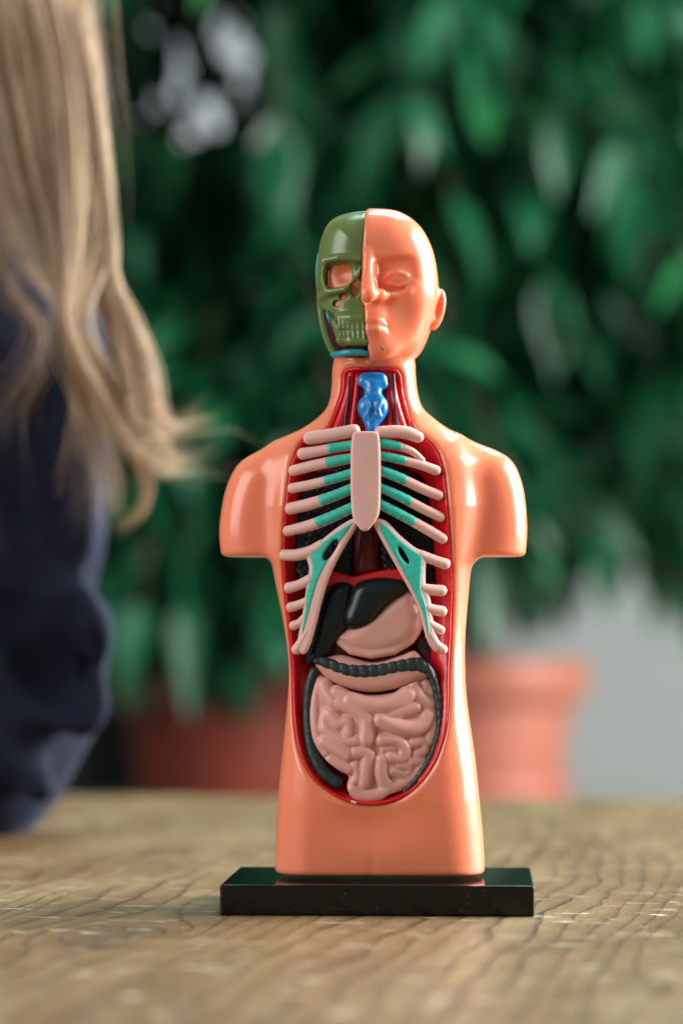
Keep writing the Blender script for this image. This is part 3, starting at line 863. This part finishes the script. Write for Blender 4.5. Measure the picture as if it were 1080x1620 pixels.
def head_f(x, y, z):
    return rext(pH(x, z), y - 0.5, 13.0, 7.8)
_mz = [T(576, 340, -12.5), T(573, 400, -12.5), T(570, 440, -13), T(570, 474, -13), T(576, 484, -12.5), T(577, 520, -12.5), T(584, 565, -12.5)]
MZ = np.array([float(m[1]) for m in _mz])[::-1]; MX = np.array([float(m[0]) for m in _mz])[::-1]
def midx(z): return np.interp(z, MZ, MX)
h3 = lambda px, py, y: T3(px, py, y)
FY = -12.5
def face_f(x, y, z):
    d = head_f(x, y, z)
    # eye socket: a flat-topped recess under the brow
    c = h3(628, 434, -13)
    ang = 0.10
    ex = (x - c[0]) * math.cos(ang) + (z - c[2]) * math.sin(ang); ez = (z - c[2]) * math.cos(ang) - (x - c[0]) * math.sin(ang)
    qx = np.abs(ex) - 2.7; qz = np.abs(ez) - 2.2; qy = np.abs(y + 13.2) - 0.95
    box = np.sqrt(np.maximum(qx, 0) ** 2 + np.maximum(qz, 0) ** 2 + np.maximum(qy, 0) ** 2) + np.minimum(np.maximum(np.maximum(qx, qy), qz), 0) - 1.0
    d = smax(d, -box, 1.1)
    d = smin(d, ellip(x, y, z, h3(628, 440, -10.75), (2.5, 1.35, 1.7)), 0.8)
    d = smin(d, chain(x, y, z, [h3(606, 441, -11.0), h3(616, 433, -11.9), h3(630, 430, -12.0), h3(642, 435, -11.7), h3(647, 442, -10.7)], 0.3), 0.5)
    d = smin(d, chain(x, y, z, [h3(606, 442, -11.0), h3(618, 450, -11.7), h3(632, 452, -11.8), h3(642, 448, -11.4), h3(647, 442, -10.7)], 0.26), 0.5)
    d = smin(d, chain(x, y, z, [h3(608, 465, -11.8), h3(616, 469, -12.0), h3(630, 471, -12.0), h3(646, 462, -11.6), h3(655, 450, -10.9)], 0.5), 1.0)
    # nose
    d = smin(d, chain(x, y, z, [h3(581, 404, -12.3), h3(581, 435, -13.6), h3(582, 465, -15.3)], [1.0, 1.1, 1.6]), 1.2)
    d = smin(d, ellip(x, y, z, h3(597, 467, -13.3), (1.9, 1.7, 1.3)), 0.8)
    # mouth and chin
    d = smin(d, ellip(x, y, z, h3(589, 500, -12.2), (2.8, 1.5, 2.0)), 1.0)
    d = smin(d, chain(x, y, z, [h3(578, 507, -13.2), h3(596, 508, -13.2), h3(609, 513, -12.5)], [.5, .55, .3]), 0.8)
    d = smin(d, chain(x, y, z, [h3(580, 522, -12.9), h3(597, 521, -12.9), h3(607, 523, -12.4)], [.9, .85, .5]), 0.9)
    d = smax(d, -chain(x, y, z, [h3(574, 514, -14.2), h3(597, 514.5, -14.2), h3(610, 517, -13.3), h3(614, 520, -12.9)], [.3, .3, .25, .2]), 0.7)
    d = smax(d, -chain(x, y, z, [h3(578, 533, -14.0), h3(596, 533, -14.0), h3(610, 537, -13.6)], .55), 1.4)
    d = smin(d, ellip(x, y, z, h3(593, 550, -10.9), (3.6, 1.9, 2.4)), 2.6)
    # temple and cheek modelling
    d = smax(d, -ellip(x, y, z, h3(650, 505, -15.3), (4.5, 4.2, 5.0)), 2.5)
    return d
def ear_f(x, y, z):
    c = h3(691, 490, 0)
    ang = -0.22
    ex = (x - c[0]) * math.cos(ang) + (z - c[2]) * math.sin(ang); ez = (z - c[2]) * math.cos(ang) - (x - c[0]) * math.sin(ang)
    e = ellip(ex, y, ez, (0, 0, 0), (1.5, 2.4, 4.0))
    e = smax(e, -ellip(ex, y, ez, (0.25, -2.4, 0.5), (0.85, 1.5, 2.6)), 0.5)
    return e
def body_f(x, y, z):
    d = torso_f(x, y, z)
    m = z > 92
    if m.any():
        xs, ys, zs = x[m], y[m], z[m]
        hd = face_f(xs, ys, zs)
        hd = smin(hd, ear_f(xs, ys, zs), 0.6)
        hd = smax(hd, midx(zs) - xs, 0.7)
        d = d.copy(); d[m] = smin(d[m], hd, 1.2)
    cav = np.maximum(pC(x, z), np.maximum(y - (floor_y(z) + 0.9), -(y + 30)))
    return smax(d, -cav, 1.5)
body = sdf_obj('body_shell', body_f, (-31, -18, 5), (31, 15.5, 133), 0.27, M['flesh'], toy, 1.6)

# ---- red lining of the opening
def lining_f(x, y, z):
    c = pC(x, z)
    yl = np.minimum(floor_y(z), tfront(x, z) + 0.5 + np.where(z < 24, 3.2, np.where(x < 0, 1.9, 1.2)) * np.maximum(-c - 0.2, 0))
    return np.maximum(np.maximum((yl - y) * 0.5, (y - (floor_y(z) + 1.6)) * .9), c - 0.12)
sdf_obj('cavity_lining', lining_f, (-20, -14, 14), (20, 1, 106), 0.25, M['red'], toy, 2.6)
# neck muscles and vessels
def tub(name, pts, rad, mat, parent, seg=10):
    v, f = tube(pts, rad, seg, 6)
    return mesh_obj(name, v, f, mat, parent, True, 0.001)
for pts in ([(556, 592), (551, 625), (541, 660), (530, 690)], [(618, 592), (622, 625), (630, 660), (640, 690)]):
    tub('neck_muscle', [T3(a, b, -5.6 - 1.0 * i) for i, (a, b) in enumerate(pts)], [.7, .85, 1.0, 1.1], M['red'], toy)
for pts in ([(566, 594), (563, 625), (559, 660), (556, 690)], [(611, 594), (614, 625), (617, 660), (620, 690)]):
    tub('neck_muscle', [T3(a, b, -5.6 - 1.0 * i) for i, (a, b) in enumerate(pts)], [.55, .6, .7, .8], M['red'], toy)
for pts in ([(553, 597), (551, 630), (547, 660), (544, 690)], [(622, 592), (624, 630), (626, 660), (628, 690)]):
    tub('neck_vessel', [T3(a, b, -6.35 - 1.0 * i) for i, (a, b) in enumerate(pts)], [.3, .36, .38, .4], M['maroon'], toy)

# ---- larynx
def larynx_f(x, y, z):
    q = lambda a, b, yy: T3(a, b, yy)
    d = capsule(x, y, z, q(577, 600, -7.2), q(602, 600, -7.2), 1.25)
    d = smin(d, capsule(x, y, z, q(573, 605, -7.6), q(606, 608, -7.6), 0.85), .6)
    d = smin(d, chain(x, y, z, [q(590, 605, -7.4), q(590, 630, -8.0)], [1.7, 1.6]), .8)
    d = smax(d, -ellip(x, y, z, q(589, 596, -9.3), (1.5, 1.0, .6)), .5)
    d = smax(d, -chain(x, y, z, [q(576, 613, -9.4), q(590, 618, -9.9), q(604, 613, -9.4)], .5), .3)
    d = smin(d, ellip(x, y, z, q(580, 645, -8.4), (1.75, 1.7, 2.2)), .7)
    d = smin(d, ellip(x, y, z, q(599, 645, -8.4), (1.75, 1.7, 2.4)), .7)
    d = smin(d, ellip(x, y, z, q(589, 662, -9.0), (1.9, 1.5, 1.5)), .6)
    d = smin(d, ellip(x, y, z, q(588, 675, -9.2), (1.2, 1.2, 1.5)), .6)
    d = smin(d, capsule(x, y, z, q(581, 627, -8.9), q(598, 628, -8.9), .45), .4)
    d = smax(d, -capsule(x, y, z, q(589, 636, -10.4), q(588, 658, -10.9), .5), .4)
    d = smin(d, chain(x, y, z, [q(578, 634, -9.9), q(584, 644, -10.3), q(582, 656, -10.2)], .4), .35)
    d = smin(d, chain(x, y, z, [q(602, 634, -9.9), q(597, 646, -10.4), q(600, 660, -10.0)], .4), .35)
    d = smax(d, -chain(x, y, z, [q(576, 628, -10.2), q(590, 633, -10.4), q(603, 628, -10.2)], .3), .3)
    d = smax(d, -chain(x, y, z, [q(574, 663, -10.2), q(590, 670, -10.9), q(604, 662, -10.2)], .22), .4)
    return d
sdf_obj('larynx', larynx_f, (-6, -13, 84), (8, -4, 104), 0.14, M['blue'], toy)

# ---- skull half
SK = [(600, 315), (560, 315), (520, 325), (495, 360), (490, 430), (494, 470), (507, 486), (517, 492), (523, 512), (531, 534), (537, 546), (552, 547), (574, 543), (600, 543), (600, 440), (600, 350)]
pS = Poly(tpoly(SK, -10), 0.15, 4)
def skull_f(x, y, z):
    hd = head_f(x, y, z) + 0.5
    front = smax(hd, pS(x, z), 0.5)
    back = smax(head_f(x, y, z) + 0.35, -(y + 6.0), 0.6)
    d = np.minimum(front, back)
    q = lambda a, b, yy: T3(a, b, yy)
    # brow ridge, orbital rim, cheekbone
    d = smin(d, chain(x, y, z, [q(512, 412, -10.2), q(535, 408, -12.0), q(572, 410, -12.4)], [.5, .6, .6]), 1.0)
    d = smin(d, chain(x, y, z, [q(508, 470, -8.5), q(520, 462, -10.8), q(545, 457, -12.3), q(560, 444, -12.6), q(572, 424, -12.9)], [.7, .75, .6, .5, .5]), .8)
    d = smin(d, chain(x, y, z, [q(513, 418, -10.2), q(511, 440, -10.0), q(516, 458, -10.6)], .5), .7)
    o = q(535.5, 435, -12.0)
    bx = np.abs(x - o[0]) - 0.95; bz = np.abs(z - o[2] - 0.10 * (x - o[0])) - 0.55
    d = smax(d, -np.maximum(np.hypot(np.maximum(bx, 0), np.maximum(bz, 0)) + np.minimum(np.maximum(bx, bz), 0) - 1.5, y + 4), 0.9)
    d = smax(d, -ellip(x, y, z, q(561, 455, -13.0), (0.85, 2.6, 1.75)), .4)
    d = smax(d, -ellip(x, y, z, q(543, 469, -12.0), (0.85, 3.4, .62)), .25)
    d = smax(d, -ellip(x, y, z, q(533, 480, -11.2), (0.85, 3.6, .62)), .25)
    d = smax(d, -ellip(x, y, z, q(524, 500, -13.4), (1.6, 2.8, 2.4)), 1.0)
    # upper and lower jaw with teeth
    d = smin(d, chain(x, y, z, [q(538, 503, -11.4), q(556, 503, -12.3), q(580, 503, -12.6)], [.8, .9, .9]), 1.0)
    d = smin(d, chain(x, y, z, [q(537, 538, -11.2), q(556, 540, -12.2), q(580, 540, -12.4)], [.7, .8, .8]), .9)
    for i, px in enumerate((538, 545, 552, 559.5, 567.5, 576)):
        yy = -12.1 - 0.13 * i
        d = smin(d, ellip(x, y, z, q(px, 517, yy), (.42, .40, .85)), .45)
        d = smin(d, ellip(x, y, z, q(px + 1, 529.5, yy), (.42, .40, .8)), .45)
        d = smin(d, capsule(x, y, z, q(px, 503, yy + .28), q(px, 511, yy + .12), .36), .5)
    d = smax(d, -chain(x, y, z, [q(533, 523.5, -12.0), q(556, 523.5, -13.1), q(582, 523.5, -13.4)], .16), .3)
    d = smax(d, x - midx(z) + 0.02, 0.25)
    return d
zc = T(540, 575, -9)[1]
sdf_obj('skull', lambda x, y, z: np.maximum(skull_f(x, y, z), T(540, 566, 0)[1] - z), (-15, -16, 102), (1, 15, 132), 0.16, M['olive'], toy, 1.8)
def inner_f(x, y, z):
    d = head_f(x, y, z) + 1.15
    d = np.maximum(d, x - midx(z) + 0.3)
    d = smax(d, -ellip(x, y, z, T3(535, 431, -12.6), (2.6, 2.5, 2.0)), 1.2)
    return np.maximum(d, np.maximum(np.maximum(T(540, 487, -10)[1] - z, T(518, 440, -9)[0] - x), z - T(540, 402, -10)[1]))
sdf_obj('inner_face', inner_f, (-15, -13, 108), (1, 0, 128), 0.25, M['orange'], toy)
def muscle_f(x, y, z):
    d = head_f(x, y, z) + 1.25
    d = np.maximum(d, x - T(575, 545, -11)[0])
    d = np.maximum(d, y + 3)
    return np.maximum(d, np.maximum(T(540, 564, -9)[1] - z, z - T(540, 484, -9)[1]))
sdf_obj('jaw_muscle', muscle_f, (-15, -14, 102), (1, 0, 116), 0.2, M['maroon'], toy)
tub('jaw_tendon', [T3(517, 492, -10.0), T3(519, 500, -10.7), T3(522, 510, -10.9)], [.2, .34, .2], M['collar'], toy)
tub('neck_collar', [T3(526, 561, -7.0), T3(533, 561, -9.8), T3(550, 558, -11.6), T3(570, 558, -11.9), T3(579, 559, -11.9)], [.5, .62, .66, .62, .5], M['collar'], toy)
tub('scalp_vessel', [T3(503.5, 402, -2.5), T3(501.5, 425, -3), T3(501.5, 455, -3)], [.18, .3, .2], M['collar'], toy)
# paint chip on the chin
tub('chin_mark', [T3(603, 546, -13.75), T3(605, 551, -13.65), T3(606, 554, -13.55)], [.10, .16, .10], M['maroon'], toy, 6)

# ---- organs
def organ(name, outline, y0, H, R, mat, h=0.2, bow=0.006, extra=None, parent=toy, slack=1.6, sub=5):
    pl = Poly(tpoly(outline, y0 - H * 0.6), 0.15, 3)
    def f(x, y, z):
        d = rext(pl(x, z), y - y0 - bow * (x - XB) ** 2, H, R)
        return extra(x, y, z, d) if extra else d
    lo, hi = pl.v.min(0) - 1, pl.v.max(0) + 1
    return sdf_obj(name, f, (lo[0], y0 - H - 1.5, lo[1]), (hi[0], y0 + H + 2.5, hi[1]), h, mat, parent, slack)

def rough(amp, fq):
    def e(x, y, z, d):
        return d + amp * (np.sin(x * fq + 1.3 * np.sin(z * fq * .7)) * np.sin(z * fq * 1.1 + 1.7 * np.sin(x * .8 * fq)) + .5 * np.sin(x * fq * 2.3 + z * fq * 1.9))
    return e
organ('lung', [(560, 742), (520, 744), (490, 752), (472, 775), (464, 820), (462, 870), (463, 905), (480, 925), (520, 918), (558, 908)], -5.6, 3.0, 1.6, M['lung'], 0.2, extra=rough(.09, 2.6))
organ('lung', [(600, 738), (630, 738), (655, 745), (672, 765), (684, 800), (690, 850), (692, 905), (688, 925), (650, 918), (602, 908)], -5.6, 3.0, 1.6, M['lung'], 0.2, extra=rough(.09, 2.6))
organ('heart', [(561, 810), (598, 810), (602, 840), (601, 880), (597, 908), (561, 910), (558, 880), (559, 840)], -7.0, 2.6, 2.2, M['heart'], 0.2)
organ('diaphragm', [(500, 912), (518, 904), (540, 906), (556, 911), (575, 908), (610, 901), (640, 900), (665, 905), (665, 935), (640, 930), (600, 928), (560, 934), (520, 930), (500, 930)], -7.2, 2.4, 0.8, M['diaphragm'], 0.2)
def liver_groove(x, y, z, d):
    return smax(d, -chain(x, y, z, [T3(560, 915, -12.9), T3(550, 950, -13.1), T3(545, 985, -12.9)], .45), 1.0)
organ('liver', [(514, 930), (530, 921), (545, 920), (558, 927), (556, 960), (552, 985), (545, 1000), (532, 1018), (520, 1038), (503, 1050), (484, 1052), (484, 1028), (492, 1000), (500, 965), (506, 944)], -8.2, 3.2, 2.6, M['liver'], 0.2, extra=liver_groove)
organ('liver_lobe', [(556, 930), (572, 918), (600, 913), (630, 916), (648, 924), (640, 940), (622, 950), (606, 965), (594, 982), (576, 994), (556, 997), (542, 990), (540, 972), (548, 950)], -8.7, 3.4, 2.8, M['liver'], 0.2)
def stomach_extra(x, y, z, d):
    lip = chain(x, y, z, [T3(533, 1012, -8.6), T3(556, 1030, -9.6), T3(588, 1036, -9.9), T3(622, 1030, -9.7), T3(648, 1014, -9.1), T3(663, 990, -8.4)], .75)
    d = smin(d, lip, .5)
    return smax(d, -chain(x, y, z, [T3(538, 1006, -11.4), T3(560, 1021, -11.5), T3(588, 1027, -11.7), T3(618, 1022, -11.6), T3(642, 1006, -11.3), T3(656, 985, -11)], .3), .5)
organ('stomach', [(528, 1004), (560, 985), (600, 960), (625, 940), (645, 932), (662, 950), (669, 985), (658, 1012), (630, 1031), (588, 1038), (553, 1032), (534, 1018)], -7.3, 3.6, 3.0, M['stomach'], 0.2, extra=stomach_extra)
organ('spleen', [(655, 1010), (672, 1000), (686, 1010), (688, 1040), (682, 1062), (664, 1050)], -5.6, 2.2, 1.6, M['spleen'], 0.2)
organ('mesentery', [(497, 1050), (506, 1042), (540, 1036), (590, 1048), (635, 1036), (655, 1030), (670, 1045), (682, 1066), (662, 1078), (620, 1091), (579, 1095), (537, 1085), (510, 1068)], -7.6, 3.3, 2.0, M['gut'], 0.2)
# colon: a ringed tube round the small intestine
def colon(name, pts, rad, yoff, bumps, amp):
    p = [T3(a, b, yy) for (a, b), yy in zip(pts, yoff)]
    c = catmull(np.array(p), 14); r = catmull(np.array(rad, float)[:, None], 14)[:, 0]
    s = np.concatenate([[0], np.cumsum(np.linalg.norm(np.diff(c, axis=0), axis=1))])
    r = r * (1 + amp * (np.abs(np.sin(s * math.pi / bumps)) - .6))
    v, f = tube(c, r, 14, 2)
    return mesh_obj(name, v, f, M['colon'], toy, True, 0.001)
def band_ridges(x, y, z, d):
    u = x * 0.98 + 0.12 * z
    return d + 0.22 * (0.55 - np.abs(np.sin(u * math.pi / 1.75)) ** 0.6) * np.clip(-(y + 9.0), 0, 1)
organ('large_intestine', [(494, 1046), (504, 1038), (522, 1042), (551, 1051), (593, 1052), (634, 1044), (660, 1040), (676, 1048), (688, 1066), (685, 1076), (668, 1064), (634, 1063), (593, 1071), (558, 1071), (530, 1063), (504, 1052)], -9.4, 1.9, .8, M['colon'], 0.15, extra=band_ridges)
colon('descending_colon', [(668, 1050), (680, 1062), (688, 1085), (695, 1119), (695, 1152), (685, 1189), (665, 1225), (641, 1252)], [.7, .85, .75, .7, .7, .7, .7, .6], [-9.7, -9.5, -9.5, -9.6, -9.8, -10.1, -10.4, -10.4], 1.6, .15)
colon('ascending_colon', [(497, 1062), (490, 1085), (487, 1119), (489, 1160), (497, 1195), (512, 1222), (533, 1238)], [.9, .95, .95, 1.1, 1.3, 1.35, 1.2], [-8.6, -8.4, -8.3, -8.4, -8.8, -9.3, -9.6], 2.4, .04)

# ---- small intestine: coils as blended tubes (traced in a 3.6x enlargement of the belly)
GO = [(230, 318), (198, 370), (184, 500), (194, 640), (222, 720), (282, 800), (385, 885), (402, 960), (425, 1008), (470, 1030), (560, 1032), (640, 985), (715, 960), (785, 885), (855, 760), (897, 650), (910, 560), (890, 450), (886, 365), (850, 332), (780, 362), (650, 412), (540, 426), (430, 412), (330, 372), (250, 318)]
pG = Poly(tpoly([(440 + a / 3.6, 980 + b / 3.6) for a, b in GO], -10), 0.12, 3)
COILS = [
    ([(232, 350), (212, 450), (208, 560), (226, 680), (275, 760)], 26),
    ([(262, 380), (285, 430), (318, 470)], 36), ([(330, 420), (370, 440)], 34),
    ([(350, 478), (430, 505), (500, 560), (508, 640), (500, 690)], 37),
    ([(410, 465), (500, 490), (600, 495), (680, 470), (735, 430)], 40),
    ([(275, 530), (262, 590)], 26), ([(300, 545), (350, 590), (400, 590), (405, 650)], 34),
    ([(268, 620), (320, 665), (390, 695), (450, 690)], 32), ([(455, 560), (445, 640)], 20),
    ([(265, 700), (330, 730), (400, 770)], 36), ([(300, 800), (360, 830), (410, 850)], 28),
    ([(445, 760), (510, 765), (505, 850), (495, 930)], 33), ([(440, 830), (455, 890), (430, 930)], 26),
    ([(425, 970), (480, 1000), (560, 1000), (615, 975)], 34),
    ([(585, 575), (660, 610), (750, 625), (820, 600), (850, 555)], 38),
    ([(640, 545), (720, 515), (775, 500)], 30), ([(770, 385), (800, 440), (860, 480)], 34), ([(835, 375), (868, 410)], 30),
    ([(870, 540), (880, 620), (858, 690)], 30), ([(590, 690), (670, 692), (715, 735), (700, 790), (640, 785)], 31),
    ([(660, 735), (600, 740)], 22), ([(590, 800), (585, 870), (605, 930), (650, 965)], 32),
    ([(655, 860), (720, 885), (745, 850), (690, 830)], 26), ([(765, 705), (820, 700), (835, 745), (790, 770)], 26),
    ([(755, 815), (815, 810), (785, 875), (720, 930), (665, 955)], 29), ([(625, 820), (640, 870)], 18),
]
coil_pts = []
for pts, r in COILS:
    a = catmull(np.array([(440 + p / 3.6, 980 + q / 3.6) for p, q in pts], float), 3)
    coil_pts.append((a, r / 3.6 * 0.1165 * 1.40))
gc = np.array([float(v) for v in T(592, 1170, -11)])
def gut_surf(x, z):
    return -10.6 + 0.030 * ((x - gc[0]) ** 2 * 1.0 + (z - gc[1]) ** 2 * 0.55) * 0.55
coil3 = []
for a, r in coil_pts:
    x, z = T(a[:, 0], a[:, 1], -11)
    y = gut_surf(x, z)
    coil3.append((np.stack([x, y - 0.15, z], -1), r))
def gut_f(x, y, z):
    g = pG(x, z)
    d = rext(g + 0.25, y + 7.0 - bend(x), 3.0, 1.8)
    base = smax(g + 0.2, np.maximum(gut_surf(x, z) - 0.4 - y, y + 7), 1.0)
    d = smin(d, base, .4)
    for p, r in coil3:
        lo = p.min(0) - r - 1.2; hi = p.max(0) + r + 1.2
        m = (x > lo[0]) & (x < hi[0]) & (z > lo[2]) & (z < hi[2])
        if not m.any(): continue
        c = chain(x[m], y[m], z[m], list(p), r)
        d[m] = smin(d[m], c, 0.22)
    return np.maximum(d, g - 0.25)
sdf_obj('small_intestine', gut_f, (-14, -14, 15), (16, -5, 45), 0.15, M['gut'], toy, 1.8)
tub('flash_speck', [T3(556, 1268, -11.6), T3(562, 1270, -11.7)], [.22, .28], M['bone'], toy, 6)

# ---- rib cage
XS = float(T(578, 760, -13)[0])
def ribY(x): return -13.1 + 0.0125 * (x - XS) ** 2
def TR(px, py, off=0.0):
    px = np.asarray(px, float); py = np.asarray(py, float)
    y = np.full(px.shape, -12.0)
    for _ in range(4):
        x, z = T(px, py, y); y = ribY(x) + off
    return np.stack([x, y, z], -1)
cage = empty('rib_cage'); cage.parent = toy

def plate(name, outline, off, hh, R, mat, hole=None, h=0.16, extra=None, smooth=True, sub=4):
    a = np.array(outline, float); p3 = TR(a[:, 0], a[:, 1])
    pl = Poly(p3[:, [0, 2]], 0.1, 3, sub, smooth)
    ph = None
    if hole is not None:
        hp = TR(np.array(hole)[:, 0], np.array(hole)[:, 1]); ph = Poly(hp[:, [0, 2]], 0.1, 3)
    def f(x, y, z):
        d2 = pl(x, z)
        if ph is not None: d2 = smax(d2, -ph(x, z), .3)
        return rext(d2, y - ribY(x) - off, hh, R)
    lo, hi = pl.v.min(0) - .8, pl.v.max(0) + .8
    o = sdf_obj(name, f, (lo[0], -16, lo[1]), (hi[0], -6, hi[1]), h, mat, cage, 1.8)
    if mat is M['teal']:
        n = len(o.data.vertices); co = np.empty(n * 3, np.float32); o.data.vertices.foreach_get('co', co)
        co = co.reshape(-1, 3) * 1000
        at = o.data.attributes.new('paint', 'FLOAT', 'POINT')
        at.data.foreach_set('value', np.clip(-pl(co[:, 0], co[:, 2]) / 0.42, 0, 1).astype(np.float32))
    return o

plate('sternum', [(562, 684), (578, 683), (596, 684), (600, 692), (602, 720), (602, 780), (600, 812), (594, 825), (587, 834), (581, 840), (573, 840), (567, 834), (561, 826), (557, 812), (555, 780), (555, 720), (557, 692)], -0.55, 1.25, 0.55, M['bone'])

def rib(pts, r0, r1, teal=None, name='rib'):
    a = np.array(pts, float); p = TR(a[:, 0], a[:, 1], 0.1)
    n = len(p)
    rad = 1.1 * np.linspace(r0, r1, n) * (1 + rng.normal(0, .05, n))
    p = p + rng.normal(0, .03, p.shape)
    v, f = tube(p, rad, 14, 6)
    v[:, 1] = v[:, 1]
    mesh_obj(name, v, f, M['bone'], cage, True, 0.001)
    if teal is not None:
        c = catmull(p, 10); rr = catmull(rad[:, None], 10)[:, 0]
        xt = float(TR(np.array([teal]), np.array([760]))[0, 0])
        m = (c[:, 0] > xt) if pts[0][0] < 578 else (c[:, 0] < xt)
        cc = c[m][::3]; r2 = rr[m][::3] * .98
        if len(cc) > 2:
            cc = cc + np.array([0, -0.2, 0.04])
            v, f = tube(cc, r2, 18, 3)
            o = mesh_obj('cartilage', v, f, M['teal'], cage, True, 0.001)
            dd = np.linalg.norm(v[:, None, [0, 2]] - cc[None, :, [0, 2]], axis=2)
            k = dd.argmin(1)
            up = np.abs(v[:, 2] - cc[k, 2]) / r2[k]
            endd = np.abs(v[:, 0] - xt)
            at = o.data.attributes.new('paint', 'FLOAT', 'POINT')
            at.data.foreach_set('value', np.clip(np.minimum((1.08 - up) / 0.45, (endd + .25) / 0.7), 0, 1).astype(np.float32))

# left (outer end first)
rib([(489, 693), (520, 689), (561, 681)], 1.12, 1.02, None, 'clavicle')
rib([(478, 718), (505, 713), (530, 708), (560, 704)], .98, .80, 521)
rib([(464, 745), (495, 737), (530, 730), (560, 724)], 1.0, .82, 519)
rib([(462, 773), (495, 766), (530, 757), (560, 748)], .92, .85, 514)
rib([(459, 805), (495, 796), (530, 784), (560, 772)], 1.05, .88, 508)
rib([(455, 840), (490, 831), (525, 818), (560, 801)], .98, .90, 504)
rib([(450, 878), (470, 878), (492, 872), (510, 862)], 1.0, .9)
rib([(457, 930), (472, 926), (490, 917)], .98, .9)
rib([(460, 961), (472, 957), (486, 951)], .86, .8)
rib([(464, 990), (474, 985), (482, 977)], .78, .7)
rib([(469, 1028), (476, 1018), (486, 1000)], .95, .8)
# right
rib([(601, 684), (625, 683), (645, 685), (662, 692)], 1.02, .98, None, 'clavicle')
rib([(668, 728), (652, 715), (630, 706), (597, 700)], .50, .85, 634)
rib([(689, 744), (665, 736), (635, 728), (597, 720)], .88, .82, 638)
rib([(694, 784), (670, 774), (635, 758), (597, 743)], .88, .85, 641)
rib([(697, 818), (672, 806), (635, 787), (597, 769)], .88, .85, 647)
rib([(700, 852), (676, 838), (640, 818), (597, 796)], .92, .88, 652)
rib([(703, 892), (688, 887), (665, 878)], .95, .9)
rib([(698, 934), (685, 933), (668, 931)], .95, .95)
rib([(699, 967), (688, 965), (675, 962)], .92, .9)
rib([(697, 997), (688, 992), (678, 986)], .78, .8)
rib([(699, 1028), (690, 1020), (680, 1004)], .88, .85)
HL = [(514, 887), (511, 880), (517, 868), (527, 856), (534, 854), (535, 860), (529, 872), (521, 883)]
HR = [(630, 866), (635, 867), (642, 877), (647, 888), (645, 892), (638, 886), (631, 875)]
plate('costal_arch', [(566, 822), (556, 821), (530, 837), (505, 857), (488, 868), (484, 880), (489, 900), (485, 925), (481, 955), (476, 985), (471, 1012), (472, 1030), (482, 1035), (491, 1020), (501, 985), (510, 950), (522, 912), (541, 873), (562, 838)], 0.1, .85, .7, M['bone'], HL)
plate('costal_arch', [(588, 824), (600, 820), (613, 826), (632, 846), (655, 865), (674, 876), (673, 900), (673, 925), (680, 945), (684, 975), (690, 1005), (698, 1022), (697, 1032), (686, 1030), (674, 1010), (658, 955), (629, 901), (606, 860), (592, 834)], 0.1, .85, .7, M['bone'], HR)
plate('cartilage', [(556, 826), (530, 842), (508, 858), (491, 869), (489, 878), (493, 897), (489, 918), (484, 938), (482, 960), (479, 982), (476, 1002), (480, 1002), (488, 975), (495, 948), (505, 916), (518, 890), (538, 858), (557, 832)], -0.05, .86, .45, M['teal'], HL)
plate('cartilage', [(601, 826), (613, 832), (633, 853), (655, 870), (668, 880), (668, 905), (667, 930), (675, 958), (680, 990), (679, 1005), (674, 1000), (663, 957), (634, 901), (612, 862), (600, 838)], -0.05, .86, .45, M['teal'], HR)
